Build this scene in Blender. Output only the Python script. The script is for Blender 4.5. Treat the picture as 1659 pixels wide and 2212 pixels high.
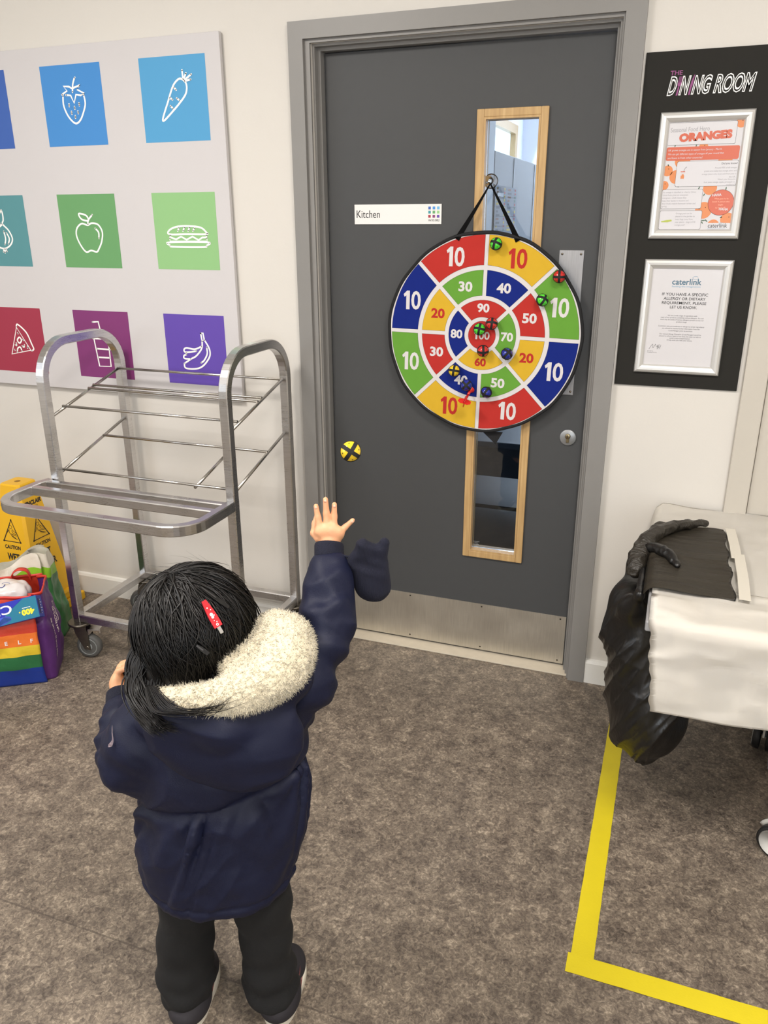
import bpy, bmesh, math, random
import numpy as np
from mathutils import Vector, Matrix

for _o in list(bpy.data.objects):
    bpy.data.objects.remove(_o, do_unlink=True)
SC = bpy.context.scene
COL = SC.collection
PI = math.pi

# ------------------------------------------------------------------ camera
CAM_F, CAM_YAW, CAM_PITCH, CAM_ROLL = 1706.49, 0.3535, 1.2167, -0.0041
cam_d = bpy.data.cameras.new('camera')
cam = bpy.data.objects.new('camera', cam_d)
COL.objects.link(cam)
cam.matrix_world = (Matrix.Translation((1.1533, -2.5407, 1.5478)) @ Matrix.Rotation(CAM_YAW, 4, 'Z')
                    @ Matrix.Rotation(CAM_PITCH, 4, 'X') @ Matrix.Rotation(CAM_ROLL, 4, 'Z'))
cam_d.sensor_fit = 'VERTICAL'
cam_d.sensor_height = 36.0
cam_d.lens = CAM_F / 2212.0 * 36.0
cam_d.clip_start = 0.02
SC.camera = cam

# ------------------------------------------------------------------ colour management, world, light
SC.view_settings.view_transform = 'Standard'
SC.view_settings.look = 'None'
SC.view_settings.gamma = 1.0
SC.view_settings.exposure = -0.10
SC.view_settings.use_curve_mapping = False
SC.cycles.use_denoising = True
SC.cycles.max_bounces = 8
SC.cycles.diffuse_bounces = 5
SC.cycles.glossy_bounces = 4
SC.cycles.transparent_max_bounces = 12
SC.cycles.sample_clamp_indirect = 6.0
wd = bpy.data.worlds.new('World'); SC.world = wd; wd.use_nodes = True
wd.node_tree.nodes['Background'].inputs[0].default_value = (0.75, 0.85, 1.0, 1)
wd.node_tree.nodes['Background'].inputs[1].default_value = 0.6

def area(name, loc, target, size, power, color):
    d = bpy.data.lights.new(name, 'AREA'); d.shape = 'RECTANGLE'
    d.size, d.size_y = size; d.energy = power; d.color = color
    o = bpy.data.objects.new(name, d); COL.objects.link(o)
    o.location = loc
    o.rotation_euler = (Vector(target) - Vector(loc)).to_track_quat('-Z', 'Y').to_euler()
    return o
CEIL = 2.85
WARM = (1.0, 0.945, 0.89)
COOL = (0.80, 0.90, 1.0)
LAMPS = ((-0.70, -1.95, 60), (1.60, -1.95, 48), (-0.90, -3.90, 22), (1.60, -3.90, 22))
for lx, ly, lp in LAMPS: area('ceiling_lamp_light', (lx, ly, CEIL - 0.03), (lx, ly, 0), (0.60, 0.60), lp, WARM)
area('window_and_fill_light', (-2.93, -3.1, 1.75), (0.6, -1.2, 0.7), (2.2, 1.5), 16, COOL)
area('window_and_fill_light', (2.0, -4.84, 1.45), (1.2, 0.0, 0.6), (1.7, 1.3), 34, COOL)  # added fill from behind the camera, brightens paper front and lower walls
area('kitchen_lamp_light', (0.6, 5.2, 3.1), (0.6, 5.2, 0), (2.2, 2.2), 55, (0.93, 0.96, 1.0))
area('kitchen_window_daylight', (-0.9, 7.3, 2.6), (1.5, 7.0, 1.8), (1.6, 0.9), 215, (0.90, 0.95, 1.0))

# ------------------------------------------------------------------ materials
def lin(r, g, b):
    f = lambda c: (c / 255 / 12.92) if c / 255 <= 0.04045 else ((c / 255 + 0.055) / 1.055) ** 2.4
    return (f(r), f(g), f(b), 1.0)
_M = {}
def mat(name, rgb, rough=0.5, metal=0.0, spec=0.5, noise=0.0, nscale=20, bump=0.0, bscale=200, stretch=None, sheen=0.0, coat=0.0, detail=4.0, bdist=0.01):
    """procedural Principled: value mottled by noise, optional noise bump"""
    if name in _M: return _M[name]
    m = bpy.data.materials.new(name); m.use_nodes = True
    nt = m.node_tree; b = nt.nodes['Principled BSDF']
    c = lin(*rgb)
    b.inputs['Base Color'].default_value = c
    b.inputs['Roughness'].default_value = rough
    b.inputs['Metallic'].default_value = metal
    b.inputs['Specular IOR Level'].default_value = spec
    b.inputs['Coat Weight'].default_value = coat
    if sheen: b.inputs['Sheen Weight'].default_value = sheen
    tc = nt.nodes.new('ShaderNodeTexCoord'); src = tc.outputs['Object']
    if stretch:
        mp = nt.nodes.new('ShaderNodeMapping'); mp.inputs['Scale'].default_value = stretch
        nt.links.new(src, mp.inputs['Vector']); src = mp.outputs['Vector']
    n = nt.nodes.new('ShaderNodeTexNoise'); n.inputs['Scale'].default_value = nscale; n.inputs['Detail'].default_value = detail
    nt.links.new(src, n.inputs['Vector'])
    mx = nt.nodes.new('ShaderNodeMix'); mx.data_type = 'RGBA'
    lo = tuple(max(0, x * (1 - noise)) for x in c[:3]) + (1,); hi = tuple(min(1, x * (1 + noise)) for x in c[:3]) + (1,)
    mx.inputs[6].default_value = lo; mx.inputs[7].default_value = hi
    nt.links.new(n.outputs['Fac'], mx.inputs[0]); nt.links.new(mx.outputs[2], b.inputs['Base Color'])
    if bump:
        n2 = nt.nodes.new('ShaderNodeTexNoise'); n2.inputs['Scale'].default_value = bscale; n2.inputs['Detail'].default_value = 3
        nt.links.new(src, n2.inputs['Vector'])
        bp = nt.nodes.new('ShaderNodeBump'); bp.inputs['Strength'].default_value = bump; bp.inputs['Distance'].default_value = bdist
        nt.links.new(n2.outputs['Fac'], bp.inputs['Height']); nt.links.new(bp.outputs['Normal'], b.inputs['Normal'])
    _M[name] = m
    return m

def ramp(nt, fac, stops):
    r = nt.nodes.new('ShaderNodeValToRGB'); e = r.color_ramp.elements
    while len(e) < len(stops): e.new(0.5)
    for el, (p, c) in zip(e, stops): el.position = p; el.color = c
    nt.links.new(fac, r.inputs['Fac']); return r

def floor_material():
    m = bpy.data.materials.new('mottled_vinyl_floor'); m.use_nodes = True; nt = m.node_tree; L = nt.links
    b = nt.nodes['Principled BSDF']; b.inputs['Roughness'].default_value = 0.42; b.inputs['Specular IOR Level'].default_value = 0.35
    tc = nt.nodes.new('ShaderNodeTexCoord')
    def nz(sc, det, ro, di):
        n = nt.nodes.new('ShaderNodeTexNoise'); n.inputs['Scale'].default_value = sc; n.inputs['Detail'].default_value = det; n.inputs['Roughness'].default_value = ro; n.inputs['Distortion'].default_value = di
        L.new(tc.outputs['Object'], n.inputs['Vector']); return n
    n1 = nz(95, 6, .70, 1.1); nb = nz(20, 8, .68, .5)
    mxn = nt.nodes.new('ShaderNodeMix'); mxn.data_type = 'FLOAT'; mxn.inputs[0].default_value = 0.40
    L.new(n1.outputs['Fac'], mxn.inputs[2]); L.new(nb.outputs['Fac'], mxn.inputs[3])
    r1 = ramp(nt, mxn.outputs[0], [(0.36, lin(64, 57, 51)), (0.47, lin(103, 93, 84)), (0.54, lin(127, 116, 103)), (0.66, lin(181, 167, 149))])
    n2 = nt.nodes.new('ShaderNodeTexNoise'); n2.inputs['Scale'].default_value = 4.5; n2.inputs['Detail'].default_value = 5
    L.new(tc.outputs['Object'], n2.inputs['Vector'])
    r2 = ramp(nt, n2.outputs['Fac'], [(0.3, (0.87, 0.865, 0.86, 1)), (0.7, (1.09, 1.08, 1.06, 1))])
    mu = nt.nodes.new('ShaderNodeMix'); mu.data_type = 'RGBA'; mu.blend_type = 'MULTIPLY'; mu.inputs[0].default_value = 1
    L.new(r1.outputs['Color'], mu.inputs[6]); L.new(r2.outputs['Color'], mu.inputs[7])
    # tile-sheet seam: a thin dark line across the floor
    sx = nt.nodes.new('ShaderNodeSeparateXYZ'); L.new(tc.outputs['Object'], sx.inputs[0])
    ad = nt.nodes.new('ShaderNodeMath'); ad.operation = 'ADD'; ad.inputs[1].default_value = 1.478; L.new(sx.outputs['Y'], ad.inputs[0])
    ab = nt.nodes.new('ShaderNodeMath'); ab.operation = 'ABSOLUTE'; L.new(ad.outputs[0], ab.inputs[0])
    lt = nt.nodes.new('ShaderNodeMath'); lt.operation = 'LESS_THAN'; lt.inputs[1].default_value = 0.0022; L.new(ab.outputs[0], lt.inputs[0])
    lx = nt.nodes.new('ShaderNodeMath'); lx.operation = 'LESS_THAN'; lx.inputs[1].default_value = 0.80; L.new(sx.outputs['X'], lx.inputs[0])
    an = nt.nodes.new('ShaderNodeMath'); an.operation = 'MULTIPLY'; L.new(lt.outputs[0], an.inputs[0]); L.new(lx.outputs[0], an.inputs[1])
    sf = nt.nodes.new('ShaderNodeMath'); sf.operation = 'MULTIPLY'; sf.inputs[1].default_value = 0.55; L.new(an.outputs[0], sf.inputs[0])
    ms = nt.nodes.new('ShaderNodeMix'); ms.data_type = 'RGBA'; ms.inputs[7].default_value = lin(70, 62, 56)
    L.new(sf.outputs[0], ms.inputs[0]); L.new(mu.outputs[2], ms.inputs[6]); L.new(ms.outputs[2], b.inputs['Base Color'])
    bp = nt.nodes.new('ShaderNodeBump'); bp.inputs['Strength'].default_value = 0.12; bp.inputs['Distance'].default_value = 0.004
    L.new(n1.outputs['Fac'], bp.inputs['Height']); L.new(bp.outputs['Normal'], b.inputs['Normal'])
    return m

def wood_material():
    m = bpy.data.materials.new('pale_beech_wood'); m.use_nodes = True; nt = m.node_tree; L = nt.links
    b = nt.nodes['Principled BSDF']; b.inputs['Roughness'].default_value = 0.38
    tc = nt.nodes.new('ShaderNodeTexCoord'); mp = nt.nodes.new('ShaderNodeMapping'); mp.inputs['Scale'].default_value = (60, 60, 5)
    L.new(tc.outputs['Object'], mp.inputs['Vector'])
    n = nt.nodes.new('ShaderNodeTexNoise'); n.inputs['Scale'].default_value = 1.5; n.inputs['Detail'].default_value = 6; L.new(mp.outputs[0], n.inputs['Vector'])
    r = ramp(nt, n.outputs['Fac'], [(0.3, lin(178, 144, 97)), (0.55, lin(192, 158, 108)), (0.75, lin(206, 174, 126))])
    L.new(r.outputs['Color'], b.inputs['Base Color']); return m

def steel_material(name, rgb=(178, 174, 168), rough=0.30, stretch=(4, 4, 160), aniso=0.0):
    m = bpy.data.materials.new(name); m.use_nodes = True; nt = m.node_tree; L = nt.links
    b = nt.nodes['Principled BSDF']; b.inputs['Metallic'].default_value = 1.0
    tc = nt.nodes.new('ShaderNodeTexCoord'); mp = nt.nodes.new('ShaderNodeMapping'); mp.inputs['Scale'].default_value = stretch
    L.new(tc.outputs['Object'], mp.inputs['Vector'])
    n = nt.nodes.new('ShaderNodeTexNoise'); n.inputs['Scale'].default_value = 3; n.inputs['Detail'].default_value = 5; L.new(mp.outputs[0], n.inputs['Vector'])
    n2 = nt.nodes.new('ShaderNodeTexNoise'); n2.inputs['Scale'].default_value = 9; n2.inputs['Detail'].default_value = 5; L.new(tc.outputs['Object'], n2.inputs['Vector'])
    ad = nt.nodes.new('ShaderNodeMath'); ad.operation = 'ADD'; L.new(n.outputs['Fac'], ad.inputs[0]); L.new(n2.outputs['Fac'], ad.inputs[1])
    hf = nt.nodes.new('ShaderNodeMath'); hf.operation = 'MULTIPLY'; hf.inputs[1].default_value = 0.5; L.new(ad.outputs[0], hf.inputs[0])
    c = lin(*rgb); d = tuple(x * 0.84 for x in c[:3]) + (1,); u = tuple(min(1, x * 1.08) for x in c[:3]) + (1,)
    r = ramp(nt, hf.outputs[0], [(0.35, d), (0.65, u)]); L.new(r.outputs['Color'], b.inputs['Base Color'])
    mr = nt.nodes.new('ShaderNodeMapRange'); mr.inputs['To Min'].default_value = rough * 0.75; mr.inputs['To Max'].default_value = rough * 1.3
    L.new(hf.outputs[0], mr.inputs['Value']); L.new(mr.outputs[0], b.inputs['Roughness'])
    return m

def glass_material(name='clear_glass', tint=(0.92, 0.96, 0.97, 1), gloss=0.10):
    m = bpy.data.materials.new(name); m.use_nodes = True; nt = m.node_tree; L = nt.links
    nt.nodes.remove(nt.nodes['Principled BSDF']); out = nt.nodes['Material Output']
    t = nt.nodes.new('ShaderNodeBsdfTransparent'); t.inputs[0].default_value = tint
    g = nt.nodes.new('ShaderNodeBsdfGlossy'); g.inputs['Roughness'].default_value = 0.02
    fr = nt.nodes.new('ShaderNodeFresnel'); fr.inputs['IOR'].default_value = 1.45
    mu = nt.nodes.new('ShaderNodeMath'); mu.operation = 'MULTIPLY_ADD'; mu.inputs[1].default_value = 1.0; mu.inputs[2].default_value = gloss * 0.3
    L.new(fr.outputs[0], mu.inputs[0])
    mx = nt.nodes.new('ShaderNodeMixShader'); L.new(mu.outputs[0], mx.inputs[0]); L.new(t.outputs[0], mx.inputs[1]); L.new(g.outputs[0], mx.inputs[2])
    L.new(mx.outputs[0], out.inputs[0]); return m

def emit_material(name, rgb, s):
    m = bpy.data.materials.new(name); m.use_nodes = True; b = m.node_tree.nodes['Principled BSDF']
    b.inputs['Base Color'].default_value = lin(*rgb); b.inputs['Emission Color'].default_value = lin(*rgb); b.inputs['Emission Strength'].default_value = s
    return m

# ------------------------------------------------------------------ mesh builder
class MB:
    """collects shapes in a bmesh; build() links them as ONE mesh object"""
    def __init__(s): s.bm = bmesh.new(); s.M = Matrix.Identity(4)
    def v(s, p): return s.bm.verts.new(s.M @ Vector(p))
    def face(s, vs, mi=0, smooth=False):
        try:
            f = s.bm.faces.new(vs); f.material_index = mi; f.smooth = smooth; return f
        except ValueError: return None
    def box(s, lo, hi, mi=0, bev=0.0, seg=2):
        n0 = set(s.bm.verts)
        x0, y0, z0 = lo; x1, y1, z1 = hi
        P = [s.v(p) for p in ((x0,y0,z0),(x1,y0,z0),(x1,y1,z0),(x0,y1,z0),(x0,y0,z1),(x1,y0,z1),(x1,y1,z1),(x0,y1,z1))]
        fs = [s.face([P[i] for i in q], mi) for q in ((0,3,2,1),(4,5,6,7),(0,1,5,4),(1,2,6,5),(2,3,7,6),(3,0,4,7))]
        if bev > 0:
            es = list({e for f in fs for e in f.edges})
            r = bmesh.ops.bevel(s.bm, geom=es, offset=bev, segments=seg, profile=0.5, affect='EDGES')
            for f in r['faces']: f.material_index = mi
    def grid(s, P, nu, nv, mi=0, closed_u=False, closed_v=False, smooth=True, flip=False):
        V = [[s.v(P[i][j]) for j in range(nv)] for i in range(nu)]
        for i in range(nu if closed_u else nu - 1):
            for j in range(nv if closed_v else nv - 1):
                q = [V[i][j], V[(i+1) % nu][j], V[(i+1) % nu][(j+1) % nv], V[i][(j+1) % nv]]
                s.face(q[::-1] if flip else q, mi, smooth)
        return V
    def sweep(s, pts, sec, closed=False, normal=None, mi=0, smooth=True, scale=None, caps=True):
        pts = [Vector(p) for p in pts]; n = len(pts); rings = []
        nrm = Vector(normal) if normal is not None else None
        prev = None
        for i in range(n):
            a = pts[(i - 1) % n] if (closed or i > 0) else pts[i]; b = pts[(i + 1) % n] if (closed or i < n - 1) else pts[i]
            t = (b - a).normalized()
            if nrm is not None: w = (nrm - t * nrm.dot(t)).normalized()
            else:
                ref = prev if prev is not None else (Vector((0,0,1)) if abs(t.z) < 0.9 else Vector((1,0,0)))
                w = ref - t * ref.dot(t)
                w = w.normalized() if w.length > 1e-6 else t.orthogonal().normalized()
            prev = w; u = t.cross(w)
            k = scale[i] if scale is not None else 1.0
            rings.append([s.v(pts[i] + (u * c[0] + w * c[1]) * k) for c in sec])
        m = len(sec)
        for i in range(n if closed else n - 1):
            A, B = rings[i], rings[(i + 1) % n]
            for j in range(m): s.face([A[j], A[(j+1) % m], B[(j+1) % m], B[j]], mi, smooth)
        if caps and not closed:
            s.face(rings[0][::-1], mi); s.face(rings[-1], mi)
    def tube(s, pts, r, n=10, **k):
        s.sweep(pts, [(r * math.cos(2*PI*i/n), r * math.sin(2*PI*i/n)) for i in range(n)], **k)
    def lathe(s, prof, c=(0,0,0), axis='Z', n=32, mi=0, smooth=True, closed=False):
        """prof: list of (radius, height)"""
        R = {'Z': Matrix.Identity(3), 'Y': Matrix.Rotation(-PI/2, 3, 'X'), 'X': Matrix.Rotation(PI/2, 3, 'Y')}[axis] if isinstance(axis, str) else Vector((0,0,1)).rotation_difference(Vector(axis)).to_matrix()
        c = Vector(c); rows = []
        for r, h in prof:
            if r < 1e-6: rows.append([s.v(c + R @ Vector((0,0,h)))])
            else: rows.append([s.v(c + R @ Vector((r*math.cos(2*PI*i/n), r*math.sin(2*PI*i/n), h))) for i in range(n)])
        for A, B in zip(rows[:-1], rows[1:]):
            for i in range(n):
                j = (i + 1) % n
                if len(A) == 1 and len(B) == 1: continue
                if len(A) == 1: s.face([A[0], B[j], B[i]][::-1], mi, smooth)
                elif len(B) == 1: s.face([A[i], A[j], B[0]], mi, smooth)
                else: s.face([A[i], A[j], B[j], B[i]], mi, smooth)
        if not closed:
            if len(rows[0]) > 1: s.face(rows[0][::-1], mi)
            if len(rows[-1]) > 1: s.face(rows[-1], mi)
    def sphere(s, c, r, nu=24, nv=14, mi=0):
        s.lathe([(r*math.sin(PI*i/nv), -r*math.cos(PI*i/nv)) for i in range(nv+1)], c, 'Z', nu, mi)
    def arrays(s, V, F, mi=0, smooth=True):
        vs = [s.v(p) for p in V]
        for f in F: s.face([vs[i] for i in f], mi, smooth)
    def build(s, name, mats, parent=None, loc=None, rot=None):
        me = bpy.data.meshes.new(name); s.bm.normal_update(); s.bm.to_mesh(me); s.bm.free()
        return link(name, me, mats, parent, loc, rot)

def link(name, me, mats, parent=None, loc=None, rot=None):
    for m in (mats if isinstance(mats, (list, tuple)) else [mats]): me.materials.append(m)
    o = bpy.data.objects.new(name, me); COL.objects.link(o)
    if parent is not None: o.parent = parent
    if loc is not None: o.location = loc
    if rot is not None: o.rotation_euler = rot
    return o
def tag(o, label=None, cat=None, group=None, kind=None):
    if label: o['label'] = label
    if cat: o['category'] = cat
    if group: o['group'] = group
    if kind: o['kind'] = kind
    return o
def thing(name, label, cat, loc=(0,0,0), rot=(0,0,0), group=None, kind=None):
    o = bpy.data.objects.new(name, None); COL.objects.link(o); o.empty_display_size = 0.05
    o.location = loc; o.rotation_euler = rot
    return tag(o, label, cat, group, kind)
def struct(name, mb, mats, parent=None):
    o = mb.build(name, mats, parent); o['kind'] = 'structure'; return o
def sq(w, h=None, b=0.0):
    h = w if h is None else h; w /= 2; h /= 2
    if b <= 0: return [(-w,-h),(w,-h),(w,h),(-w,h)]
    return [(-w+b,-h),(w-b,-h),(w,-h+b),(w,h-b),(w-b,h),(-w+b,h),(-w,h-b),(-w,-h+b)]
def arc(c, r, a0, a1, n, ax=(1,0,0), ay=(0,0,1)):
    c, ax, ay = Vector(c), Vector(ax), Vector(ay)
    return [c + ax*(r*math.cos(a0+(a1-a0)*i/n)) + ay*(r*math.sin(a0+(a1-a0)*i/n)) for i in range(n+1)]
def spline(pts, k=8, closed=False):
    """Catmull-Rom"""
    P = [np.array(p, float) for p in pts]; n = len(P); out = []
    g = (lambda i: P[i % n]) if closed else (lambda i: P[min(max(i, 0), n-1)])
    for i in range(n if closed else n - 1):
        p0, p1, p2, p3 = g(i-1), g(i), g(i+1), g(i+2)
        for j in range(k):
            t = j / k
            out.append(0.5*((2*p1)+(-p0+p2)*t+(2*p0-5*p1+4*p2-p3)*t*t+(-p0+3*p1-3*p2+p3)*t**3))
    if not closed: out.append(P[-1])
    return [tuple(p) for p in out]

# ------------------------------------------------------------------ flat printing on a surface
_TC = {}
def text_mesh(s, bold=0.0, align='LEFT', lead=1.0):
    k = (s, bold, align, lead)
    if k in _TC: return _TC[k]
    cu = bpy.data.curves.new('lettering', 'FONT'); cu.body = s; cu.size = 1.0; cu.offset = bold; cu.align_x = align
    cu.space_line = lead; cu.resolution_u = 3
    o = bpy.data.objects.new('lettering', cu); COL.objects.link(o)
    dg = bpy.context.evaluated_depsgraph_get(); me = bpy.data.meshes.new_from_object(o.evaluated_get(dg))
    V = np.array([tuple(v.co)[:2] for v in me.vertices]) if len(me.vertices) else np.zeros((0, 2)); F = [tuple(p.vertices) for p in me.polygons]
    bpy.data.objects.remove(o, do_unlink=True); bpy.data.curves.remove(cu); bpy.data.meshes.remove(me)
    _TC[k] = (V, F); return V, F
class Ink:
    """draws flat shapes on the plane o + x*r + y*u, lifted by a hair per layer"""
    def __init__(s, mb, o, r, u, step=0.0003):
        s.mb = mb; s.o = Vector(o); s.r = Vector(r).normalized(); s.u = Vector(u).normalized(); s.n = s.r.cross(s.u); s.step = step
    def P(s, x, y, l): return s.o + s.r*x + s.u*y + s.n*(l*s.step)
    def poly(s, pts, mi, l=1): s.mb.face([s.mb.v(s.P(x, y, l)) for x, y in pts], mi)
    def rect(s, x0, y0, x1, y1, mi, l=1, r=0.0):
        if r <= 0: return s.poly([(x0,y0),(x1,y0),(x1,y1),(x0,y1)], mi, l)
        pts = []
        for cx, cy, a in ((x1-r,y0+r,-PI/2),(x1-r,y1-r,0),(x0+r,y1-r,PI/2),(x0+r,y0+r,PI)):
            pts += [(cx+r*math.cos(a+PI/2*i/4), cy+r*math.sin(a+PI/2*i/4)) for i in range(5)]
        s.poly(pts, mi, l)
    def disc(s, x, y, r, mi, l=1, n=28, ry=None):
        ry = ry or r; s.poly([(x+r*math.cos(2*PI*i/n), y+ry*math.sin(2*PI*i/n)) for i in range(n)], mi, l)
    def ring_sector(s, r0, r1, a0, a1, inset, mi, l=1, n=14, o=(0, 0)):
        """sector whose straight edges stay parallel to the spokes"""
        pts = []
        for r, rev in ((r1, False), (r0, True)):
            d = math.asin(min(0.9, inset / r)); A = [a0+d+(a1-a0-2*d)*i/n for i in range(n+1)]
            pts += [(o[0]+r*math.cos(a), o[1]+r*math.sin(a)) for a in (A[::-1] if rev else A)]
        q = len(pts) // 2
        vs = [s.mb.v(s.P(x, y, l)) for x, y in pts]
        for i in range(q - 1): s.mb.face([vs[i], vs[i+1], vs[2*q-2-i], vs[2*q-1-i]], mi)
    def stroke(s, pts, w, mi, l=1, closed=False, cap=True):
        P = [np.array(p[:2], float) for p in pts]; n = len(P); L, R = [], []
        for i in range(n):
            a = P[(i-1) % n] if (closed or i > 0) else P[i]; b = P[(i+1) % n] if (closed or i < n-1) else P[i]
            t = b - a; t = t / (np.linalg.norm(t) + 1e-12); nn = np.array([-t[1], t[0]])
            L.append(s.mb.v(s.P(*(P[i] + nn*w/2), l))); R.append(s.mb.v(s.P(*(P[i] - nn*w/2), l)))
        for i in range(n if closed else n-1):
            j = (i+1) % n; s.mb.face([R[i], R[j], L[j], L[i]], mi)
        if cap and not closed:
            for p in (P[0], P[-1]): s.disc(p[0], p[1], w/2, mi, l, 10)
    def text(s, t, mi, x0=None, x1=None, y0=None, y1=None, cx=None, h=None, w=None, bold=0.0, l=2, align='LEFT', lead=1.0, rot=0.0, shear=0.0, xs=1.0):
        """fit into x0..x1,y0..y1, or centre at cx with height h"""
        V, F = text_mesh(t, bold, align, lead)
        if len(V) == 0: return
        mn, mx = V.min(0), V.max(0); d = mx - mn
        Q = (V - mn)
        if x1 is not None and x0 is not None and y1 is not None: sc = ((x1-x0)/d[0], (y1-y0)/d[1]); off = (x0, y0)
        elif x1 is not None and x0 is not None: k = (x1-x0)/d[0]; sc = (k, k); off = (x0, y0)
        else:
            k = h / d[1]; kx = (w / d[0]) if w else k * xs; sc = (kx, k)
            off = (x0 if x0 is not None else (x1 - d[0]*kx if x1 is not None else cx - d[0]*kx/2), y0)
        Q = Q * np.array(sc)
        if shear: Q[:, 0] += Q[:, 1]*shear
        if rot:
            c0 = Q.max(0)/2; q = Q - c0; cr, sr = math.cos(rot), math.sin(rot)
            Q = np.stack([q[:,0]*cr - q[:,1]*sr, q[:,0]*sr + q[:,1]*cr], 1) + c0
        Q = Q + np.array(off)
        vs = [s.mb.v(s.P(x, y, l)) for x, y in Q]
        for f in F: s.mb.face([vs[i] for i in f], mi)

# ------------------------------------------------------------------ implicit surfaces (for bodies, cloth, bags)
def smin(a, b, k):
    h = np.maximum(k - np.abs(a - b), 0) / k
    return np.minimum(a, b) - h*h*k*0.25
class Field:
    """a distance field on a grid; prims are blended in, then surface-netted into one mesh"""
    def __init__(s, lo, hi, h):
        s.lo = np.array(lo, float); s.h = h; s.n = np.ceil((np.array(hi) - s.lo)/h).astype(int) + 1
        s.D = np.full(s.n, 1.0, np.float32)
    def sub(s, lo, hi):
        i0 = np.clip(np.floor((np.array(lo) - s.lo)/s.h).astype(int), 0, s.n - 1); i1 = np.clip(np.ceil((np.array(hi) - s.lo)/s.h).astype(int) + 1, 1, s.n)
        sl = tuple(slice(a, b) for a, b in zip(i0, i1))
        ax = [(s.lo[d] + s.h*np.arange(i0[d], i1[d])).astype(np.float32) for d in range(3)]
        return sl, ax[0][:, None, None], ax[1][None, :, None], ax[2][None, None, :]
    def add(s, fn, lo, hi, k=0.01, mode='union'):
        m = k + 3*s.h
        sl, X, Y, Z = s.sub(np.array(lo) - m, np.array(hi) + m)
        d = fn(X, Y, Z); a = s.D[sl]
        if mode == 'union': s.D[sl] = smin(a, d, k)
        else: s.D[sl] = -smin(-a, d, k)      # carve
    def capsule(s, a, b, ra, rb=None, k=0.01, mode='union'):
        rb = ra if rb is None else rb; a = np.array(a, float); b = np.array(b, float); ab = b - a; L2 = float(ab @ ab) + 1e-12
        def fn(X, Y, Z):
            t = np.clip(((X-a[0])*ab[0] + (Y-a[1])*ab[1] + (Z-a[2])*ab[2])/L2, 0, 1)
            return np.sqrt((X-a[0]-ab[0]*t)**2 + (Y-a[1]-ab[1]*t)**2 + (Z-a[2]-ab[2]*t)**2) - (ra + (rb-ra)*t)
        r = max(ra, rb); s.add(fn, np.minimum(a, b) - r, np.maximum(a, b) + r, k, mode)
    def chain(s, pts, rs, k=0.01, mode='union'):
        for i in range(len(pts)-1): s.capsule(pts[i], pts[i+1], rs[i], rs[i+1], k, mode)
    def ellipsoid(s, c, r, k=0.01, rot=None, mode='union', p=2.0):
        c = np.array(c, float); r = np.array(r, float); R = np.array(rot) if rot is not None else np.eye(3); q = float(r.max())
        def fn(X, Y, Z):
            x, y, z = X-c[0], Y-c[1], Z-c[2]
            u = [(R[0,i]*x + R[1,i]*y + R[2,i]*z)/r[i] for i in range(3)]
            if p == 2.0:
                g = np.sqrt(u[0]**2+u[1]**2+u[2]**2) + 1e-9
                gg = np.sqrt((u[0]/r[0])**2+(u[1]/r[1])**2+(u[2]/r[2])**2) + 1e-9
                return g*(g-1)/gg
            return ((np.abs(u[0])**p+np.abs(u[1])**p+np.abs(u[2])**p)**(1/p) - 1)*float(r.min())
        s.add(fn, c - q, c + q, k, mode)
    def mesh(s):
        D = s.D; n = D.shape; I = D < 0
        cnt = np.zeros(tuple(x-1 for x in n), np.uint8)
        cs = [(i, j, k) for i in (0, 1) for j in (0, 1) for k in (0, 1)]
        S = lambda A, c: A[c[0]:n[0]-1+c[0], c[1]:n[1]-1+c[1], c[2]:n[2]-1+c[2]]
        for c in cs: cnt += S(I, c)
        idx = np.argwhere((cnt > 0) & (cnt < 8)); N = len(idx)
        vid = np.full(cnt.shape, -1, np.int32); vid[tuple(idx.T)] = np.arange(N)
        acc = np.zeros((N, 3)); num = np.zeros(N)
        for a in cs:
            for d in range(3):
                if a[d] == 1: continue
                b = list(a); b[d] = 1
                da = D[tuple((idx + a).T)]; db = D[tuple((idx + b).T)]
                m = (da < 0) != (db < 0); t = np.where(m, da/np.where(m, da-db, 1), 0)
                p = np.tile(np.array(a, float), (N, 1)); p[:, d] += t
                acc[m] += p[m]; num[m] += 1
        V = (idx + acc/num[:, None])*s.h + s.lo
        F = []
        for d in range(3):
            e, f = [(1, 2), (2, 0), (0, 1)][d]
            A = np.moveaxis(I, d, 0); a0 = A[:-1]; a1 = A[1:]
            ch = np.moveaxis(a0 != a1, 0, d); E = np.argwhere(ch)
            ok = (E[:, e] > 0) & (E[:, f] > 0) & (E[:, e] < n[e]-1) & (E[:, f] < n[f]-1); E = E[ok]
            def cell(de, df):
                q = E.copy(); q[:, e] -= de; q[:, f] -= df; return vid[tuple(q.T)]
            Q = np.stack([cell(1, 1), cell(0, 1), cell(0, 0), cell(1, 0)], 1)
            ins = I[tuple(E.T)]; Q[~ins] = Q[~ins][:, ::-1]; F.append(Q)
        return V, np.concatenate(F)
def hash3(i, j, k):
    h = (i*374761393 + j*668265263 + k*2147483647) & 0xFFFFFFFF
    h = ((h ^ (h >> 13))*1274126177) & 0xFFFFFFFF
    return ((h ^ (h >> 16)) & 0xFFFF)/65535.0
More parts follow.
